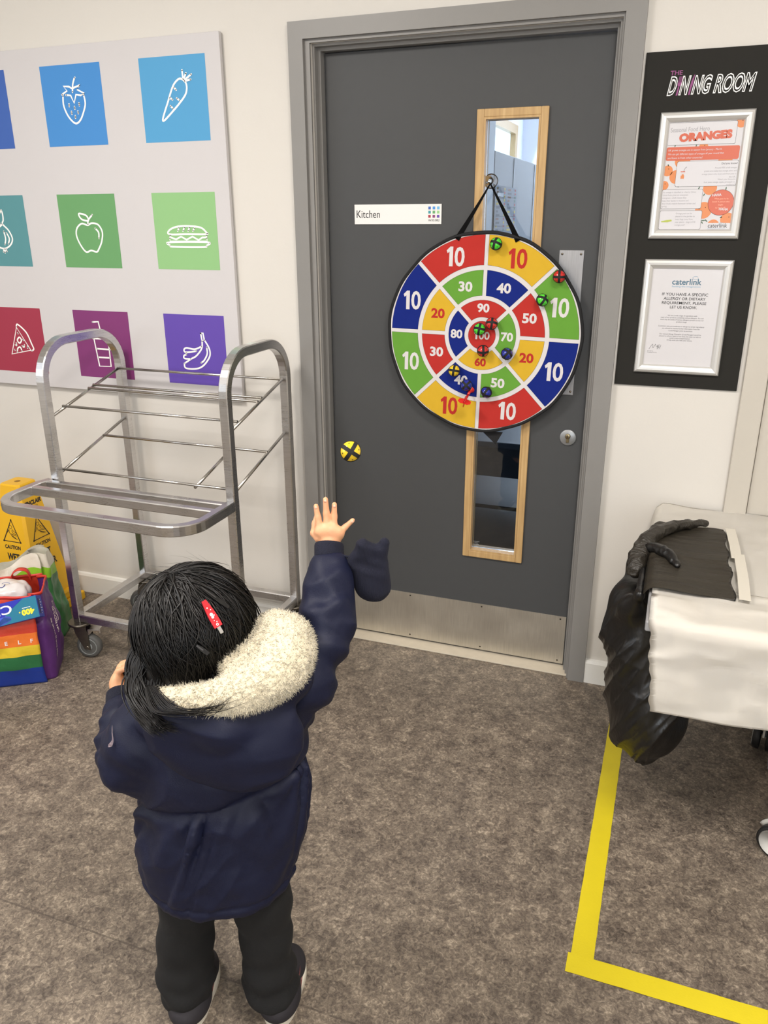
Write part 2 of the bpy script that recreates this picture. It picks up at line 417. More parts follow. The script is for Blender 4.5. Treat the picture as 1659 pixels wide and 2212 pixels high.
def vnoise(P, scale, oct=1, seed=0):
    P = np.asarray(P, float); out = np.zeros(len(P)); amp = 1.0; tot = 0
    for o in range(oct):
        Q = P*np.asarray(scale)*(2**o) + 37.7*(seed + o); i = np.floor(Q).astype(np.int64); f = Q - i; f = f*f*(3-2*f); r = 0
        for a in (0, 1):
            for b in (0, 1):
                for c in (0, 1):
                    w = (f[:,0] if a else 1-f[:,0])*(f[:,1] if b else 1-f[:,1])*(f[:,2] if c else 1-f[:,2])
                    r = r + w*hash3(i[:,0]+a, i[:,1]+b, i[:,2]+c)
        out += amp*(r - 0.5)*2; tot += amp; amp *= 0.5
    return out/tot
def vnormals(V, F):
    n = np.zeros_like(V); a = np.cross(V[F[:,2]] - V[F[:,0]], V[F[:,3]] - V[F[:,1]])
    for i in range(4): np.add.at(n, F[:, i], a)
    return n/(np.linalg.norm(n, axis=1, keepdims=True) + 1e-12)
def relax(V, F, it=1, w=0.5):
    for _ in range(it):
        s = np.zeros_like(V); c = np.zeros(len(V))
        for i in range(4):
            for j in (1, 3):
                np.add.at(s, F[:, i], V[F[:, (i+j) % 4]]); np.add.at(c, F[:, i], 1)
        V = V*(1-w) + w*s/np.maximum(c, 1)[:, None]
    return V
def np_mesh(name, V, F, smooth=True, mi=None):
    me = bpy.data.meshes.new(name); me.vertices.add(len(V)); me.vertices.foreach_set('co', np.ascontiguousarray(V, dtype=np.float32).ravel())
    F = np.asarray(F, np.int32); q = F.shape[1]
    me.loops.add(F.size); me.loops.foreach_set('vertex_index', F.ravel()); me.polygons.add(len(F))
    me.polygons.foreach_set('loop_start', np.arange(0, F.size, q, dtype=np.int32))
    if smooth: me.polygons.foreach_set('use_smooth', np.ones(len(F), dtype=bool))
    if mi is not None: me.polygons.foreach_set('material_index', np.asarray(mi, np.int32))
    me.update(calc_edges=True); me.validate(); return me
# ================================================================== THE SETTING
WALL = mat('painted_wall', (212, 208, 201), 0.75, noise=0.015, nscale=3, bump=0.03, bscale=140)
WHITE_GLOSS = mat('white_gloss_paint', (232, 231, 226), 0.4, noise=0.02, nscale=6)
GREY_PAINT = mat('grey_gloss_paint', (133, 131, 128), 0.42, noise=0.04, nscale=9, bump=0.02, bscale=60)
DOOR_GREY = mat('charcoal_laminate', (72, 73, 74), 0.5, spec=.3, noise=0.03, nscale=30, bump=0.02, bscale=350)
BEIGE = mat('beige_paint', (192, 186, 175), 0.5, noise=0.02, nscale=8)
WOOD = wood_material(); FLOOR = floor_material()
STEEL = steel_material('brushed_steel', (212, 210, 209), 0.28, (6, 6, 120))
KICK = steel_material('scuffed_kick_steel', (212, 207, 196), 0.45, (160, 4, 4))
ROD = steel_material('bright_rod_steel', (190, 186, 180), 0.22, (20, 20, 20))
ALU = mat('satin_aluminium', (214, 213, 210), .38, .55, noise=.02)
GLASS = glass_material()
BLACK_PLASTIC = mat('black_plastic', (24, 24, 25), 0.45)
BLACK_FABRIC = mat('black_fabric', (22, 22, 24), 0.85, noise=0.2, nscale=300, bump=0.2, bscale=600)
WHITE_INK = mat('white_ink', (244, 243, 240), 0.5)
BLACK_INK = mat('black_ink', (32, 31, 32), 0.5)
GREY_INK = mat('grey_ink', (120, 120, 124), 0.5)

XL, XR, YB, YF = -2.98, 2.98, 0.0, -4.9
b = MB(); b.box((XL-.12, YF-.12, -.12), (XR+.12, 8.6, 0.0)); struct('floor', b, [FLOOR])
b = MB(); b.box((XL-.12, YF-.12, CEIL), (XR+.12, .12, CEIL+.12)); struct('ceiling', b, [mat('ceiling_white', (238, 236, 230), .8, noise=.01)])
DX0, DX1, DZ1 = -0.020, 0.914, 2.060            # structural opening
b = MB()
b.box((XL-.12, 0, 0), (DX0, .12, CEIL)); b.box((DX1, 0, 0), (XR+.12, .12, CEIL)); b.box((DX0, 0, DZ1), (DX1, .12, CEIL))
struct('wall_back', b, [WALL])
b = MB()   # left wall with a wide window opening
y0, y1, z0, z1 = -4.25, -1.95, .95, 2.55
b.box((XL-.12, YF-.12, 0), (XL, y0, CEIL)); b.box((XL-.12, y1, 0), (XL, 0, CEIL)); b.box((XL-.12, y0, 0), (XL, y1, z0)); b.box((XL-.12, y0, z1), (XL, y1, CEIL))
struct('wall_left', b, [WALL])
b = MB()
b.box((XL-.09, y0, z0), (XL-.03, y1, z0+.06)); b.box((XL-.09, y0, z1-.06), (XL-.03, y1, z1)); b.box((XL-.09, y0, z0+.06), (XL-.03, y0+.06, z1-.06)); b.box((XL-.09, y1-.06, z0+.06), (XL-.03, y1, z1-.06))
b.box((XL-.09, (y0+y1)/2-.03, z0+.06), (XL-.03, (y0+y1)/2+.03, z1-.06))
w1 = struct('window_1', b, [WOOD])
b = MB(); b.box((XL-.063, y0+.06, z0+.06), (XL-.057, y1-.06, z1-.06)); o = b.build('pane', [emit_material('daylit_window_glass', (225, 236, 250), 1.6)], w1)
b = MB(); b.box((XR, YF-.12, 0), (XR+.12, .0, CEIL)); struct('wall_right', b, [WALL])
b = MB(); xa, xb, za, zb = 1.05, 2.95, .75, 2.15
b.box((XL, YF-.12, 0), (xa, YF, CEIL)); b.box((xb, YF-.12, 0), (XR, YF, CEIL)); b.box((xa, YF-.12, 0), (xb, YF, za)); b.box((xa, YF-.12, zb), (xb, YF, CEIL)); struct('wall_front', b, [WALL])
b = MB(); b.box((xa, YF-.09, za), (xb, YF-.03, za+.06)); b.box((xa, YF-.09, zb-.06), (xb, YF-.03, zb))
for xx in (xa, (2*xa+xb)/3, (xa+2*xb)/3, xb-.06): b.box((xx, YF-.09, za+.06), (xx+.06, YF-.03, zb-.06))
w3 = struct('fill_window_3', b, [WOOD])  # unseen window, added only to carry the front fill light
b = MB(); b.box((xa+.06, YF-.063, za+.06), (xb-.06, YF-.057, zb-.06)); b.build('pane', [emit_material('fill_window_glow', (228, 236, 248), 1.6)], w3)  # glowing pane of the added fill window
for i, (x, y, _) in enumerate(LAMPS):
    t = thing('ceiling_light', 'square recessed ceiling light panel, ' + ('nearest the food picture board', 'nearest the paper-covered table', 'at the far end on the left window side', 'at the far end on the right')[i], 'light', (x, y, CEIL), group='ceiling light panels')
    b = MB(); b.box((-.33, -.33, -.012), (.33, -.305, 0)); b.box((-.33, .305, -.012), (.33, .33, 0)); b.box((-.33, -.305, -.012), (-.305, .305, 0)); b.box((.305, -.305, -.012), (.33, .305, 0)); b.build('frame', [WHITE_GLOSS], t)
    b = MB(); b.box((-.305, -.305, -.006), (.305, .305, -.001)); b.build('diffuser', [emit_material('lit_diffuser', (255, 238, 214), 2.5)], t)

def skirt(name, x0, x1):
    b = MB(); P = [(0, 0), (-.016, 0), (-.016, .078), (-.011, .088), (0, .090)]
    A = [b.v((x0, y-.0005, z)) for y, z in P]; B = [b.v((x1, y-.0005, z)) for y, z in P]
    for i in range(len(P)): j = (i+1) % len(P); b.face([A[i], B[i], B[j], A[j]])
    b.face(A); b.face(B[::-1]); struct(name, b, [WHITE_GLOSS])
skirt('baseboard_left', XL, -.0885); skirt('baseboard_right', .9755, 1.345)

# door surround: architrave, stepped lining and stop
def surround(b, xi0, xi1, zi, xo0, xo1, zo, ya, yb, bev=.0):
    b.box((xo0, ya, 0), (xi0, yb, zo), 0, bev); b.box((xi1, ya, 0), (xo1, yb, zo), 0, bev); b.box((xi0, ya, zi), (xi1, yb, zo), 0, bev)
b = MB()
surround(b, -.038, .920, 2.070, -.088, .975, 2.119, -.020, -.0003)
surround(b, -.020, .914, 2.060, -.038, .920, 2.070, -.008, -.0003)
surround(b, -.0125, .906, 2.0525, -.020, .914, 2.060, .010, .115)
surround(b, -.003, .8966, 2.043, -.0125, .906, 2.0525, .034, .115)
struct('trim_1', b, [GREY_PAINT])
b = MB(); b.box((DX0, .0, 0.0), (DX1, .075, .006), 0, .002); struct('trim_3', b, [mat('threshold_strip', (196, 186, 168), .5, noise=.1, nscale=40)])
b = MB(); b.box((1.345, -.022, 0), (1.409, -.0003, CEIL-.001), 0, .003); struct('trim_2', b, [BEIGE])
d2 = thing('door_2', 'plain beige boarded door beside the paper-covered table', 'door', (1.411, -.012, 0), kind='structure')
b = MB(); b.box((0, 0, 0), (.9, .0117, 2.1), 0, .002); o = b.build('leaf', [BEIGE], d2)

# ------------------------------------------------------------------ the kitchen door
d1 = thing('door_1', 'charcoal grey kitchen door with two narrow wood-framed glass panels', 'door', (0, .061, 0), kind='structure')
LW = .8936
VX0, VX1 = .524, .696; VZ = ((.417, 1.035), (1.225, 1.838))
b = MB()
b.box((0, 0, .012), (VX0, .044, 2.04)); b.box((VX1, 0, .012), (LW, .044, 2.04))
b.box((VX0, 0, .012), (VX1, .044, VZ[0][0])); b.box((VX0, 0, VZ[0][1]), (VX1, .044, VZ[1][0])); b.box((VX0, 0, VZ[1][1]), (VX1, .044, 2.04))
b.build('leaf', [DOOR_GREY], d1)
for k, (za, zb) in enumerate(VZ):
    b = MB(); w = .0225; e = .009
    for xa, xb, ya_, yb_ in ((VX0-w, VX0, za-w, zb+w), (VX1, VX1+w, za-w, zb+w), (VX0, VX1, za-w, za), (VX0, VX1, zb, zb+w)):
        b.box((xa, -e, ya_), (xb, -.0003, yb_), 0, .002)
    for xa, xb, ya_, yb_ in ((VX0, VX0+.006, za, zb), (VX1-.006, VX1, za, zb), (VX0+.006, VX1-.006, za, za+.006), (VX0+.006, VX1-.006, zb-.006, zb)):
        b.box((xa, -e, ya_), (xb, .044, yb_), 0)
    f = b.build('vision_frame', [WOOD], d1); f['label'] = ('lower' if k == 0 else 'upper') + ' pale wood frame around narrow glass'
    b = MB(); b.box((VX0+.0062, .018, za+.0062), (VX1-.0062, .024, zb-.0062)); b.build('glass_pane', [GLASS], f)
    if k == 0:
        b = MB(); ink = Ink(b, (VX0+.008, .0175, za+.009), (1,0,0), (0,0,1))
        for r, (q, wd_) in enumerate((('PYROGUARD', .024), ('EW30', .012), ('BS 476', .020), ('CE', .007))): ink.text(q, 0, x0=.002+(.022-wd_)/2, y0=.018-.0055*r, h=.0036, w=wd_)
        b.build('etched_mark', [mat('etched_white', (170, 175, 178), .6)], f)
b = MB(); b.box((.012, -.0018, .014), (LW-.003, -.0002, .206), 0)
kp = b.build('kick_plate', [KICK], d1)
b = MB()
for x, z in ((.03, .195), (.30, .195), (.58, .195), (.87, .195), (.03, .026), (.30, .026), (.58, .026), (.87, .026)): b.lathe([(.0032, -.0019), (.0022, -.0027), (0, -.0029)][::1], (x, 0, z), (0, 1, 0), 10)
b.build('screw', [mat('dark_screw', (70, 64, 56), .4, 1.0)], kp)
b = MB(); b.box((.776, -.0022, 1.010), (.851, -.0002, 1.458), 0, .0008)
pp = b.build('push_plate', [steel_material('satin_plate_steel', (176, 176, 178), .45, (120, 4, 4))], d1)
b = MB()
for x, z in ((.785, 1.447), (.842, 1.447), (.785, 1.021), (.842, 1.021)): b.lathe([(.0036, -.0023), (.002, -.0034), (0, -.0035)], (x, 0, z), (0, 1, 0), 12)
b.build('screw', [mat('plate_screw', (120, 110, 96), .35, 1.0)], pp)
b = MB(); b.lathe([(.0272, -.0002), (.0272, -.004), (.025, -.0058), (.0, -.0058)], (.846, 0, .868), (0, 1, 0), 36)
lk = b.build('lock_rose', [mat('satin_lock_metal', (158, 160, 162), .4, .6)], d1)
b = MB(); b.lathe([(.0088, -.0060), (.0088, -.0105), (.0075, -.0115), (0, -.0115)], (.846, 0, .873), (0, 1, 0), 20); b.box((.841, -.0105, .852), (.851, -.0060, .872), 0, .001)
b.build('lock_cylinder', [mat('dull_brass', (150, 138, 110), .35, 1.0)], lk)
b = MB(); b.box((.8452, -.0118, .868), (.8468, -.0115, .8775)); b.build('keyhole', [BLACK_INK], lk)

# ------------------------------------------------------------------ the kitchen beyond the glass
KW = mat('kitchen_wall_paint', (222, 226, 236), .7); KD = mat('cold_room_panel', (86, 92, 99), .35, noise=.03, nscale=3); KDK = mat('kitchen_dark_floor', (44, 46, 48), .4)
b = MB(); b.box((-2.0, 8.45, 0), (2.9, 8.6, 3.3)); b.box((2.75, .12, 0), (2.9, 8.45, 3.3)); b.box((-2.0, .12, 0), (-1.9, 3.0, 3.3))
struct('wall_kitchen', b, [KW])
b = MB(); b.box((-2.0, .12, 3.3), (2.9, 8.6, 3.4)); struct('ceiling_kitchen', b, [KW])
b = MB()   # window wall seen over the top of the cold-room
wy0, wy1, wz0, wz1 = 6.1, 8.05, 1.4, 2.62
b.box((-1.12, 3.0, 0), (-1.0, wy0, 3.3)); b.box((-1.12, wy1, 0), (-1.0, 8.45, 3.3)); b.box((-1.12, wy0, 0), (-1.0, wy1, wz0)); b.box((-1.12, wy0, wz1), (-1.0, wy1, 3.3)); b.box((-2.0, 3.0, 0), (-1.12, 3.1, 3.3))
struct('wall_kitchen_window', b, [mat('kitchen_bright_wall', (222, 228, 240), .7)])
b = MB()
b.box((-1.08, wy0, wz0), (-.985, wy0+.1, wz1)); b.box((-1.08, wy1-.13, wz0), (-.985, wy1, wz1)); b.box((-1.08, wy0+.1, wz1-.1), (-.985, wy1-.13, wz1)); b.box((-1.08, wy0+.1, wz0), (-.985, wy1-.13, wz0+.1))
w2 = struct('window_2', b, [WOOD])
b = MB(); b.box((-1.06, wy0+.1, wz0+.1), (-1.05, wy1-.13, wz1-.1)); b.build('pane', [emit_material('kitchen_window_glass', (206, 230, 248), 1.35)], w2)
t = thing('cold_room', 'pale grey-blue walk-in cabinet seen through the upper glass of the door', 'cabinet', (-.2, 3.4, 0))
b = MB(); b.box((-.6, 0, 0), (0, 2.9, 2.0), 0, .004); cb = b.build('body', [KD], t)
b = MB(); b.box((0.0003, 0.02, 1.0), (.006, 2.88, 1.035)); b.box((.0003, .66, 1.04), (.004, .675, 1.99)); b.box((.0003, 1.55, 1.04), (.004, 1.57, 1.99)); b.build('panel_joint', [mat('pale_joint', (170, 180, 190), .4)], cb)
t = thing('wall_chart', 'multicoloured chart of boxes and lists seen through the upper glass', 'poster', (-.1935, 3.42, 1.42))
b = MB(); b.box((-.003, 0, 0), (0, .80, .36)); pc = b.build('sheet', [mat('chart_paper', (128, 136, 148), .5)], t)
b = MB(); ink = Ink(b, (.0005, 0, 0), (0,1,0), (0,0,1), .0006); rr = random.Random(4)
for i in range(2):
    for j in range(5): ink.rect(.03+.39*i, .012+.068*j, .37+.39*i, .016+.068*j, 0, 1)
    for j in range(13):
        ink.rect(.30+.39*i, .02+.026*j, .34+.39*i, .036+.026*j, rr.choice((1, 1, 2, 3)), 1); ink.rect(.05+.39*i, .02+.026*j, (.09+.1*rr.random())+.39*i, .034+.026*j, rr.choice((0, 4, 2)), 1)
ink.rect(.06, .27, .30, .35, 0, 1); ink.rect(.075, .285, .285, .31, 5, 2)
b.build('print', [mat('chart_grey', (86, 92, 104), .5), mat('chart_red', (168, 52, 60), .5), mat('chart_yellow', (204, 182, 60), .5), mat('chart_green', (58, 116, 92), .5), mat('chart_brown', (126, 84, 66), .5), mat('chart_white', (206, 212, 218), .5)], pc)
t = thing('steel_post', 'pale steel column beside the cold cabinet seen through the upper glass', 'post', (-.2, 3.1, 0))
b = MB(); b.box((-.4, 0, 0), (0, .285, 3.29), 0, .004); b.build('casing', [mat('pale_steel_casing', (150, 160, 168), .35)], t)
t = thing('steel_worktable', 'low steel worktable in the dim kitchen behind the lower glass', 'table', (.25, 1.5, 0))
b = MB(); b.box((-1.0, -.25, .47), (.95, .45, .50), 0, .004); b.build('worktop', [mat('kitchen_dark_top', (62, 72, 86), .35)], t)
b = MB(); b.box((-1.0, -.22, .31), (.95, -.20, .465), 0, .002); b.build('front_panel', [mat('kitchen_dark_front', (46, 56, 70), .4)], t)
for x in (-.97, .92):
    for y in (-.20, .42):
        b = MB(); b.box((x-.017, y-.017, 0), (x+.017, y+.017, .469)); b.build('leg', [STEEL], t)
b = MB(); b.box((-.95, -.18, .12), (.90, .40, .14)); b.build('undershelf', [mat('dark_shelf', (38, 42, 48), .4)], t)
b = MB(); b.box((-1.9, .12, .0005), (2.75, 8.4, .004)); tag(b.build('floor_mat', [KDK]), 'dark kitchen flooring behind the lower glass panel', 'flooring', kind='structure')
# ================================================================== ON THE WALL
ICONS = {
    'strawberry': [('c',0,[(0.51,0.666),(0.528,0.753),(0.56,0.817),(0.578,0.838)]), ('o',0,[(0.327,0.643),(0.421,0.685),(0.369,0.743),(0.46,0.734),(0.508,0.71),(0.648,0.743),(0.591,0.693),(0.704,0.639),(0.64,0.62),(0.562,0.632),(0.515,0.532),(0.472,0.627),(0.397,0.635)]), ('s',0,[(0.343,0.629),(0.333,0.517),(0.372,0.403),(0.436,0.321),(0.51,0.28),(0.592,0.327),(0.665,0.436),(0.7,0.524),(0.689,0.624)]), ('l',0,[(0.427,0.522),(0.425,0.495)]), ('l',0,[(0.513,0.487),(0.515,0.46)]), ('l',0,[(0.597,0.528),(0.598,0.497)]), ('l',0,[(0.454,0.429),(0.455,0.399)]), ('l',0,[(0.562,0.429),(0.564,0.402)]), ('l',0,[(0.51,0.375),(0.509,0.348)])],
    'carrot': [('s',1,[(0.294,0.256),(0.404,0.485),(0.493,0.651),(0.571,0.721),(0.628,0.732),(0.692,0.683),(0.697,0.599),(0.646,0.517),(0.476,0.374)]), ('l',0,[(0.506,0.64),(0.539,0.608)]), ('l',0,[(0.431,0.526),(0.47,0.497)]), ('l',0,[(0.539,0.511),(0.581,0.483)]), ('l',0,[(0.434,0.426),(0.472,0.392)]), ('l',0,[(0.658,0.723),(0.652,0.827)]), ('l',0,[(0.663,0.718),(0.706,0.791)]), ('l',0,[(0.667,0.709),(0.784,0.774)]), ('l',0,[(0.675,0.701),(0.77,0.717)])],
    'apple': [('s',1,[(0.482,0.587),(0.557,0.612),(0.666,0.592),(0.724,0.493),(0.696,0.368),(0.632,0.267),(0.586,0.223),(0.491,0.24),(0.397,0.221),(0.314,0.314),(0.263,0.441),(0.286,0.542),(0.379,0.607)]), ('s',0,[(0.489,0.592),(0.506,0.654),(0.585,0.725)]), ('s',1,[(0.505,0.647),(0.477,0.716),(0.352,0.741),(0.389,0.667)]), ('s',0,[(0.61,0.542),(0.659,0.488),(0.654,0.408)])],
    'sandwich': [('s',1,[(0.234,0.466),(0.24,0.519),(0.358,0.562),(0.536,0.572),(0.739,0.553),(0.826,0.491),(0.824,0.467),(0.526,0.467)]), ('o',0,[(0.245,0.456),(0.242,0.427),(0.335,0.399),(0.419,0.435),(0.504,0.395),(0.602,0.436),(0.695,0.391),(0.756,0.424),(0.82,0.425),(0.829,0.458)]), ('l',0,[(0.235,0.418),(0.236,0.369),(0.833,0.372),(0.825,0.42)]), ('s',1,[(0.223,0.359),(0.832,0.363),(0.819,0.32),(0.759,0.3),(0.286,0.301),(0.227,0.32)]), ('l',0,[(0.376,0.509),(0.399,0.553)]), ('l',0,[(0.459,0.51),(0.488,0.557)]), ('l',0,[(0.542,0.51),(0.57,0.557)]), ('l',0,[(0.618,0.51),(0.645,0.548)])],
    'pizza': [('l',1,[(0.311,0.272),(0.488,0.697),(0.706,0.35)]), ('s',0,[(0.486,0.703),(0.524,0.742),(0.669,0.624),(0.739,0.456),(0.767,0.373),(0.721,0.342)]), ('s',1,[(0.516,0.544),(0.548,0.499),(0.502,0.452),(0.466,0.496)]), ('s',0,[(0.427,0.306),(0.45,0.369),(0.502,0.389),(0.526,0.333)]), ('l',0,[(0.381,0.346),(0.386,0.335)]), ('l',0,[(0.576,0.512),(0.594,0.501)]), ('s',0,[(0.548,0.414),(0.577,0.392),(0.595,0.427)]), ('l',0,[(0.65,0.407),(0.65,0.384)]), ('s',0,[(0.412,0.419),(0.437,0.414),(0.437,0.454)]), ('l',0,[(0.497,0.612),(0.502,0.6)])],
    'cup': [('l',0,[(0.347,0.833),(0.453,0.842),(0.469,0.729),(0.469,0.6)]), ('l',1,[(0.335,0.585),(0.595,0.586),(0.59,0.18),(0.377,0.174)]), ('l',0,[(0.363,0.437),(0.607,0.435)]), ('l',0,[(0.37,0.309),(0.595,0.309)]), ('l',0,[(0.312,0.59),(0.617,0.592)])],
    'banana': [('l',0,[(0.604,0.743),(0.641,0.75),(0.656,0.654),(0.618,0.639),(0.604,0.743)]), ('s',0,[(0.656,0.654),(0.725,0.539),(0.728,0.433),(0.649,0.323),(0.549,0.251),(0.422,0.225),(0.298,0.235),(0.286,0.299)]), ('s',0,[(0.618,0.639),(0.602,0.533),(0.504,0.422),(0.406,0.369),(0.289,0.299)]), ('s',0,[(0.604,0.56),(0.483,0.514),(0.344,0.526),(0.3,0.492),(0.338,0.462),(0.511,0.489)]), ('s',0,[(0.334,0.43),(0.292,0.412),(0.297,0.372),(0.406,0.369)]), ('s',0,[(0.686,0.55),(0.687,0.458),(0.628,0.362),(0.575,0.324)]), ('l',0,[(0.338,0.462),(0.334,0.43)])],
    'onion': [('s',0,[(0.56,0.801),(0.574,0.736),(0.567,0.658),(0.544,0.605),(0.638,0.515),(0.688,0.398),(0.632,0.307),(0.511,0.254),(0.398,0.279)]), ('s',0,[(0.544,0.605),(0.409,0.514),(0.315,0.396),(0.331,0.304),(0.41,0.253)]), ('s',0,[(0.544,0.501),(0.558,0.397),(0.529,0.314)]), ('s',0,[(0.593,0.481),(0.629,0.398),(0.596,0.325)]), ('l',0,[(0.504,0.251),(0.477,0.21)]), ('l',0,[(0.518,0.252),(0.507,0.194)]), ('l',0,[(0.531,0.252),(0.55,0.216)]), ('s',0,[(0.56,0.801),(0.509,0.736),(0.488,0.657),(0.498,0.605)])],
}
def draw_icon(ink, spec, s, w, mi=0, l=2, x0=0, y0=0):
    for q, (kind, closed, pts) in enumerate(spec):
        P = [(x0 + x*s, y0 + y*s) for x, y in pts]
        if kind in 's': P = spline(P, 7, bool(closed))
        elif kind == 'c': P = spline(P, 6, False)
        ink.stroke(P, w, mi, l + q*.22, bool(closed))
t = thing('food_picture_panel', 'large white wall board printed with coloured food squares above the steel rack', 'wall panel', (0, 0, 0))
PZ0, PZ1, PX0, PX1 = .918, 2.1125, -1.524, -.329
b = MB(); b.box((PX0, -.021, PZ0), (PX1, -.005, PZ1), 0, .0012, 1); b.build('board', [mat('panel_white', (202, 199, 200), .5, spec=.3, noise=.01)], t)
for x in (PX0+.06, PX1-.06):
    for z in (PZ0+.06, PZ1-.06): b = MB(); b.box((x-.02, -.005, z-.02), (x+.02, -.0005, z+.02)); b.build('standoff', [WHITE_GLOSS], t)
TX = (-1.3397, -.926, -.5131); TZ = (1.9264, 1.5121, 1.0999); TS = .2553
tiles = [(0,0,(66,104,184),None,'dark blue'), (1,0,(74,146,216),'strawberry','mid blue'), (2,0,(88,166,216),'carrot','sky blue'),
         (0,1,(92,152,158),'onion','teal'), (1,1,(110,166,108),'apple','mid green'), (2,1,(152,202,138),'sandwich','light green'),
         (0,2,(168,56,78),'pizza','crimson'), (1,2,(134,58,118),'cup','plum'), (2,2,(104,78,178),'banana','violet')]
for i, j, c, ic, nm in tiles:
    b = MB(); ink = Ink(b, (TX[i]-TS/2, -.021, TZ[j]-TS/2), (1,0,0), (0,0,1), .0004); ink.rect(0, 0, TS, TS, 0, 1)
    q = b.build('printed_square', [mat('square_' + nm.replace(' ', '_'), tuple(int(x*.94) for x in c), .5, spec=.3)], t); q['label'] = nm + ' square' + (' with white outline of ' + {'cup': 'a drink with straw', 'banana': 'bananas', 'sandwich': 'a filled roll', 'pizza': 'a pizza slice', 'onion': 'an onion', 'apple': 'an apple'}.get(ic, 'a ' + ic) if ic else '')
    if ic:
        b = MB(); ink = Ink(b, (TX[i]-TS/2, -.021, TZ[j]-TS/2), (1,0,0), (0,0,1), .0004); draw_icon(ink, ICONS[ic], TS, .0062); b.build('food_outline', [WHITE_INK], q)

# kitchen name plate
t = thing('door_sign', 'white kitchen name plate with small coloured squares on the grey door', 'sign', (.0945, .061, 1.5345))
b = MB(); b.box((0, -.0035, 0), (.300, -.0003, .061), 0, .0006, 1); pl = b.build('plate', [mat('sign_white', (232, 231, 228), .4)], t)
b = MB(); ink = Ink(b, (0, -.0035, 0), (1,0,0), (0,0,1)); ink.text('Kitchen', 0, x0=.008, y0=.0195, w=.082, h=.0235); ink.text('W/0.082', 0, x0=.256, y0=.0085, w=.038, h=.0066)
sqs = [(66,104,184),(74,146,216),(110,180,225),(60,150,160),(100,165,105),(152,202,138),(168,48,62),(134,58,118),(104,70,170)]
for k, c in enumerate(sqs): ink.rect(.256+.0145*(k%3), .0445-.0125*(k//3), .2645+.0145*(k%3), .053-.0125*(k//3), 1+k, 1)
b.build('print', [BLACK_INK] + [mat('mini_square_%d' % k, c, .45) for k, c in enumerate(sqs)], pl)

# black dining-room board
PURPLE = mat('purple_ink', (140, 66, 122), .5); BOARD_BLACK = mat('matt_black_board', (40, 39, 36), .7, spec=.15, noise=.03, nscale=40)
t = thing('dining_room_board', 'tall black notice board lettered in white and purple right of the door', 'notice board', (0, 0, 0))
b = MB(); b.box((.982, -.006, 1.068), (1.332, -.0004, 1.970)); bo = b.build('board', [BOARD_BLACK], t)
b = MB(); ink = Ink(b, (1.045, -.006, 1.862), (1,0,0), (0,0,1), .00025)
for s_, xa, xb in (('D', 0, .020), ('N', .030, .051), ('NG', .062, .106), ('ROOM', .117, .213)):
    ink.text(s_, 0, x0=xa, x1=xb, y0=0, y1=.047, bold=.05, l=1, shear=.17)
    dx = .0022; ink.text(s_, 2, x0=xa+dx+.0003, x1=xb-dx+.0003, y0=.0027, y1=.0443, bold=-.012, l=2, shear=.17)
ink.text('THE', 1, x0=.004, x1=.035, y0=.0495, y1=.0605, bold=.02, l=1, shear=.05)
def sh(P, dx): return [(x + dx + y*.17, y) for x, y in P]
ink.poly(sh([(-.0022, 0), (.0022, 0), (.0017, .022), (-.0017, .022)], .0255), 1, 1); ink.poly(sh([(-.0048, .026), (-.0016, .021), (.0016, .021), (.0048, .026), (.0048, .032), (-.0048, .032)], .0255), 1, 1)
for q in (-.0040, -.0013, .0013, .0040): ink.poly(sh([(q-.0008, .031), (q+.0008, .031), (q+.0007, .046), (q-.0007, .046)], .0255), 1, 1)
ink.poly(sh([(-.0022, 0), (.0022, 0), (.0018, .018), (.0032, .022), (.0020, .050), (.0002, .046), (-.0026, .034), (-.0030, .022)], .0570), 1, 1)
b.build('lettering', [WHITE_INK, PURPLE, BOARD_BLACK], bo)

def snap_frame(name, label, cx, cz, draw, mats):
    t = thing(name, label, 'framed notice', (cx, -.0062, cz))
    W, H, p = .120, .1635, .025
    prof = [(0, 0), (0, .006), (.003, .0105), (.009, .0135), (.015, .0130), (.021, .0095), (.025, .005), (.025, 0)]   # (inward, height)
    b = MB(); cor = [(-1, -1), (1, -1), (1, 1), (-1, 1)]
    R = [[b.v((sx*(W-d), -h, sz*(H-d))) for d, h in prof] for sx, sz in cor]
    for i in range(4):
        A, B = R[i], R[(i+1) % 4]
        A = [b.v(v.co) for v in A]; B = [b.v(v.co) for v in B]
        for k in range(len(prof)-1): b.face([A[k], B[k], B[k+1], A[k+1]], 0, False)
    b.build('snap_frame', [ALU], t)
    b = MB(); b.box((-(W-.004), -.003, -(H-.004)), (W-.004, -.0004, H-.004)); sh_ = b.build('sheet', [mats[0]], t)
    b = MB(); draw(Ink(b, (0, -.003, 0), (1,0,0), (0,0,1), .00022)); b.build('print', mats[1:], sh_)
    return t
def para(ink, lines, mi, y, lh, h, cx=None, x0=None, x1=None, l=3, xs=.92):
    for k, s_ in enumerate(lines): ink.text(s_, mi, cx=cx, x0=x0, x1=x1, y0=y - lh*k - (.25*h if any(c in 'gjpqy,' for c in s_) else 0), h=h*(1.25 if any(c in 'gjpqy,' for c in s_) else 1.0), l=l, xs=xs)
OR, RED_O, LEAF = 1, 2, 3
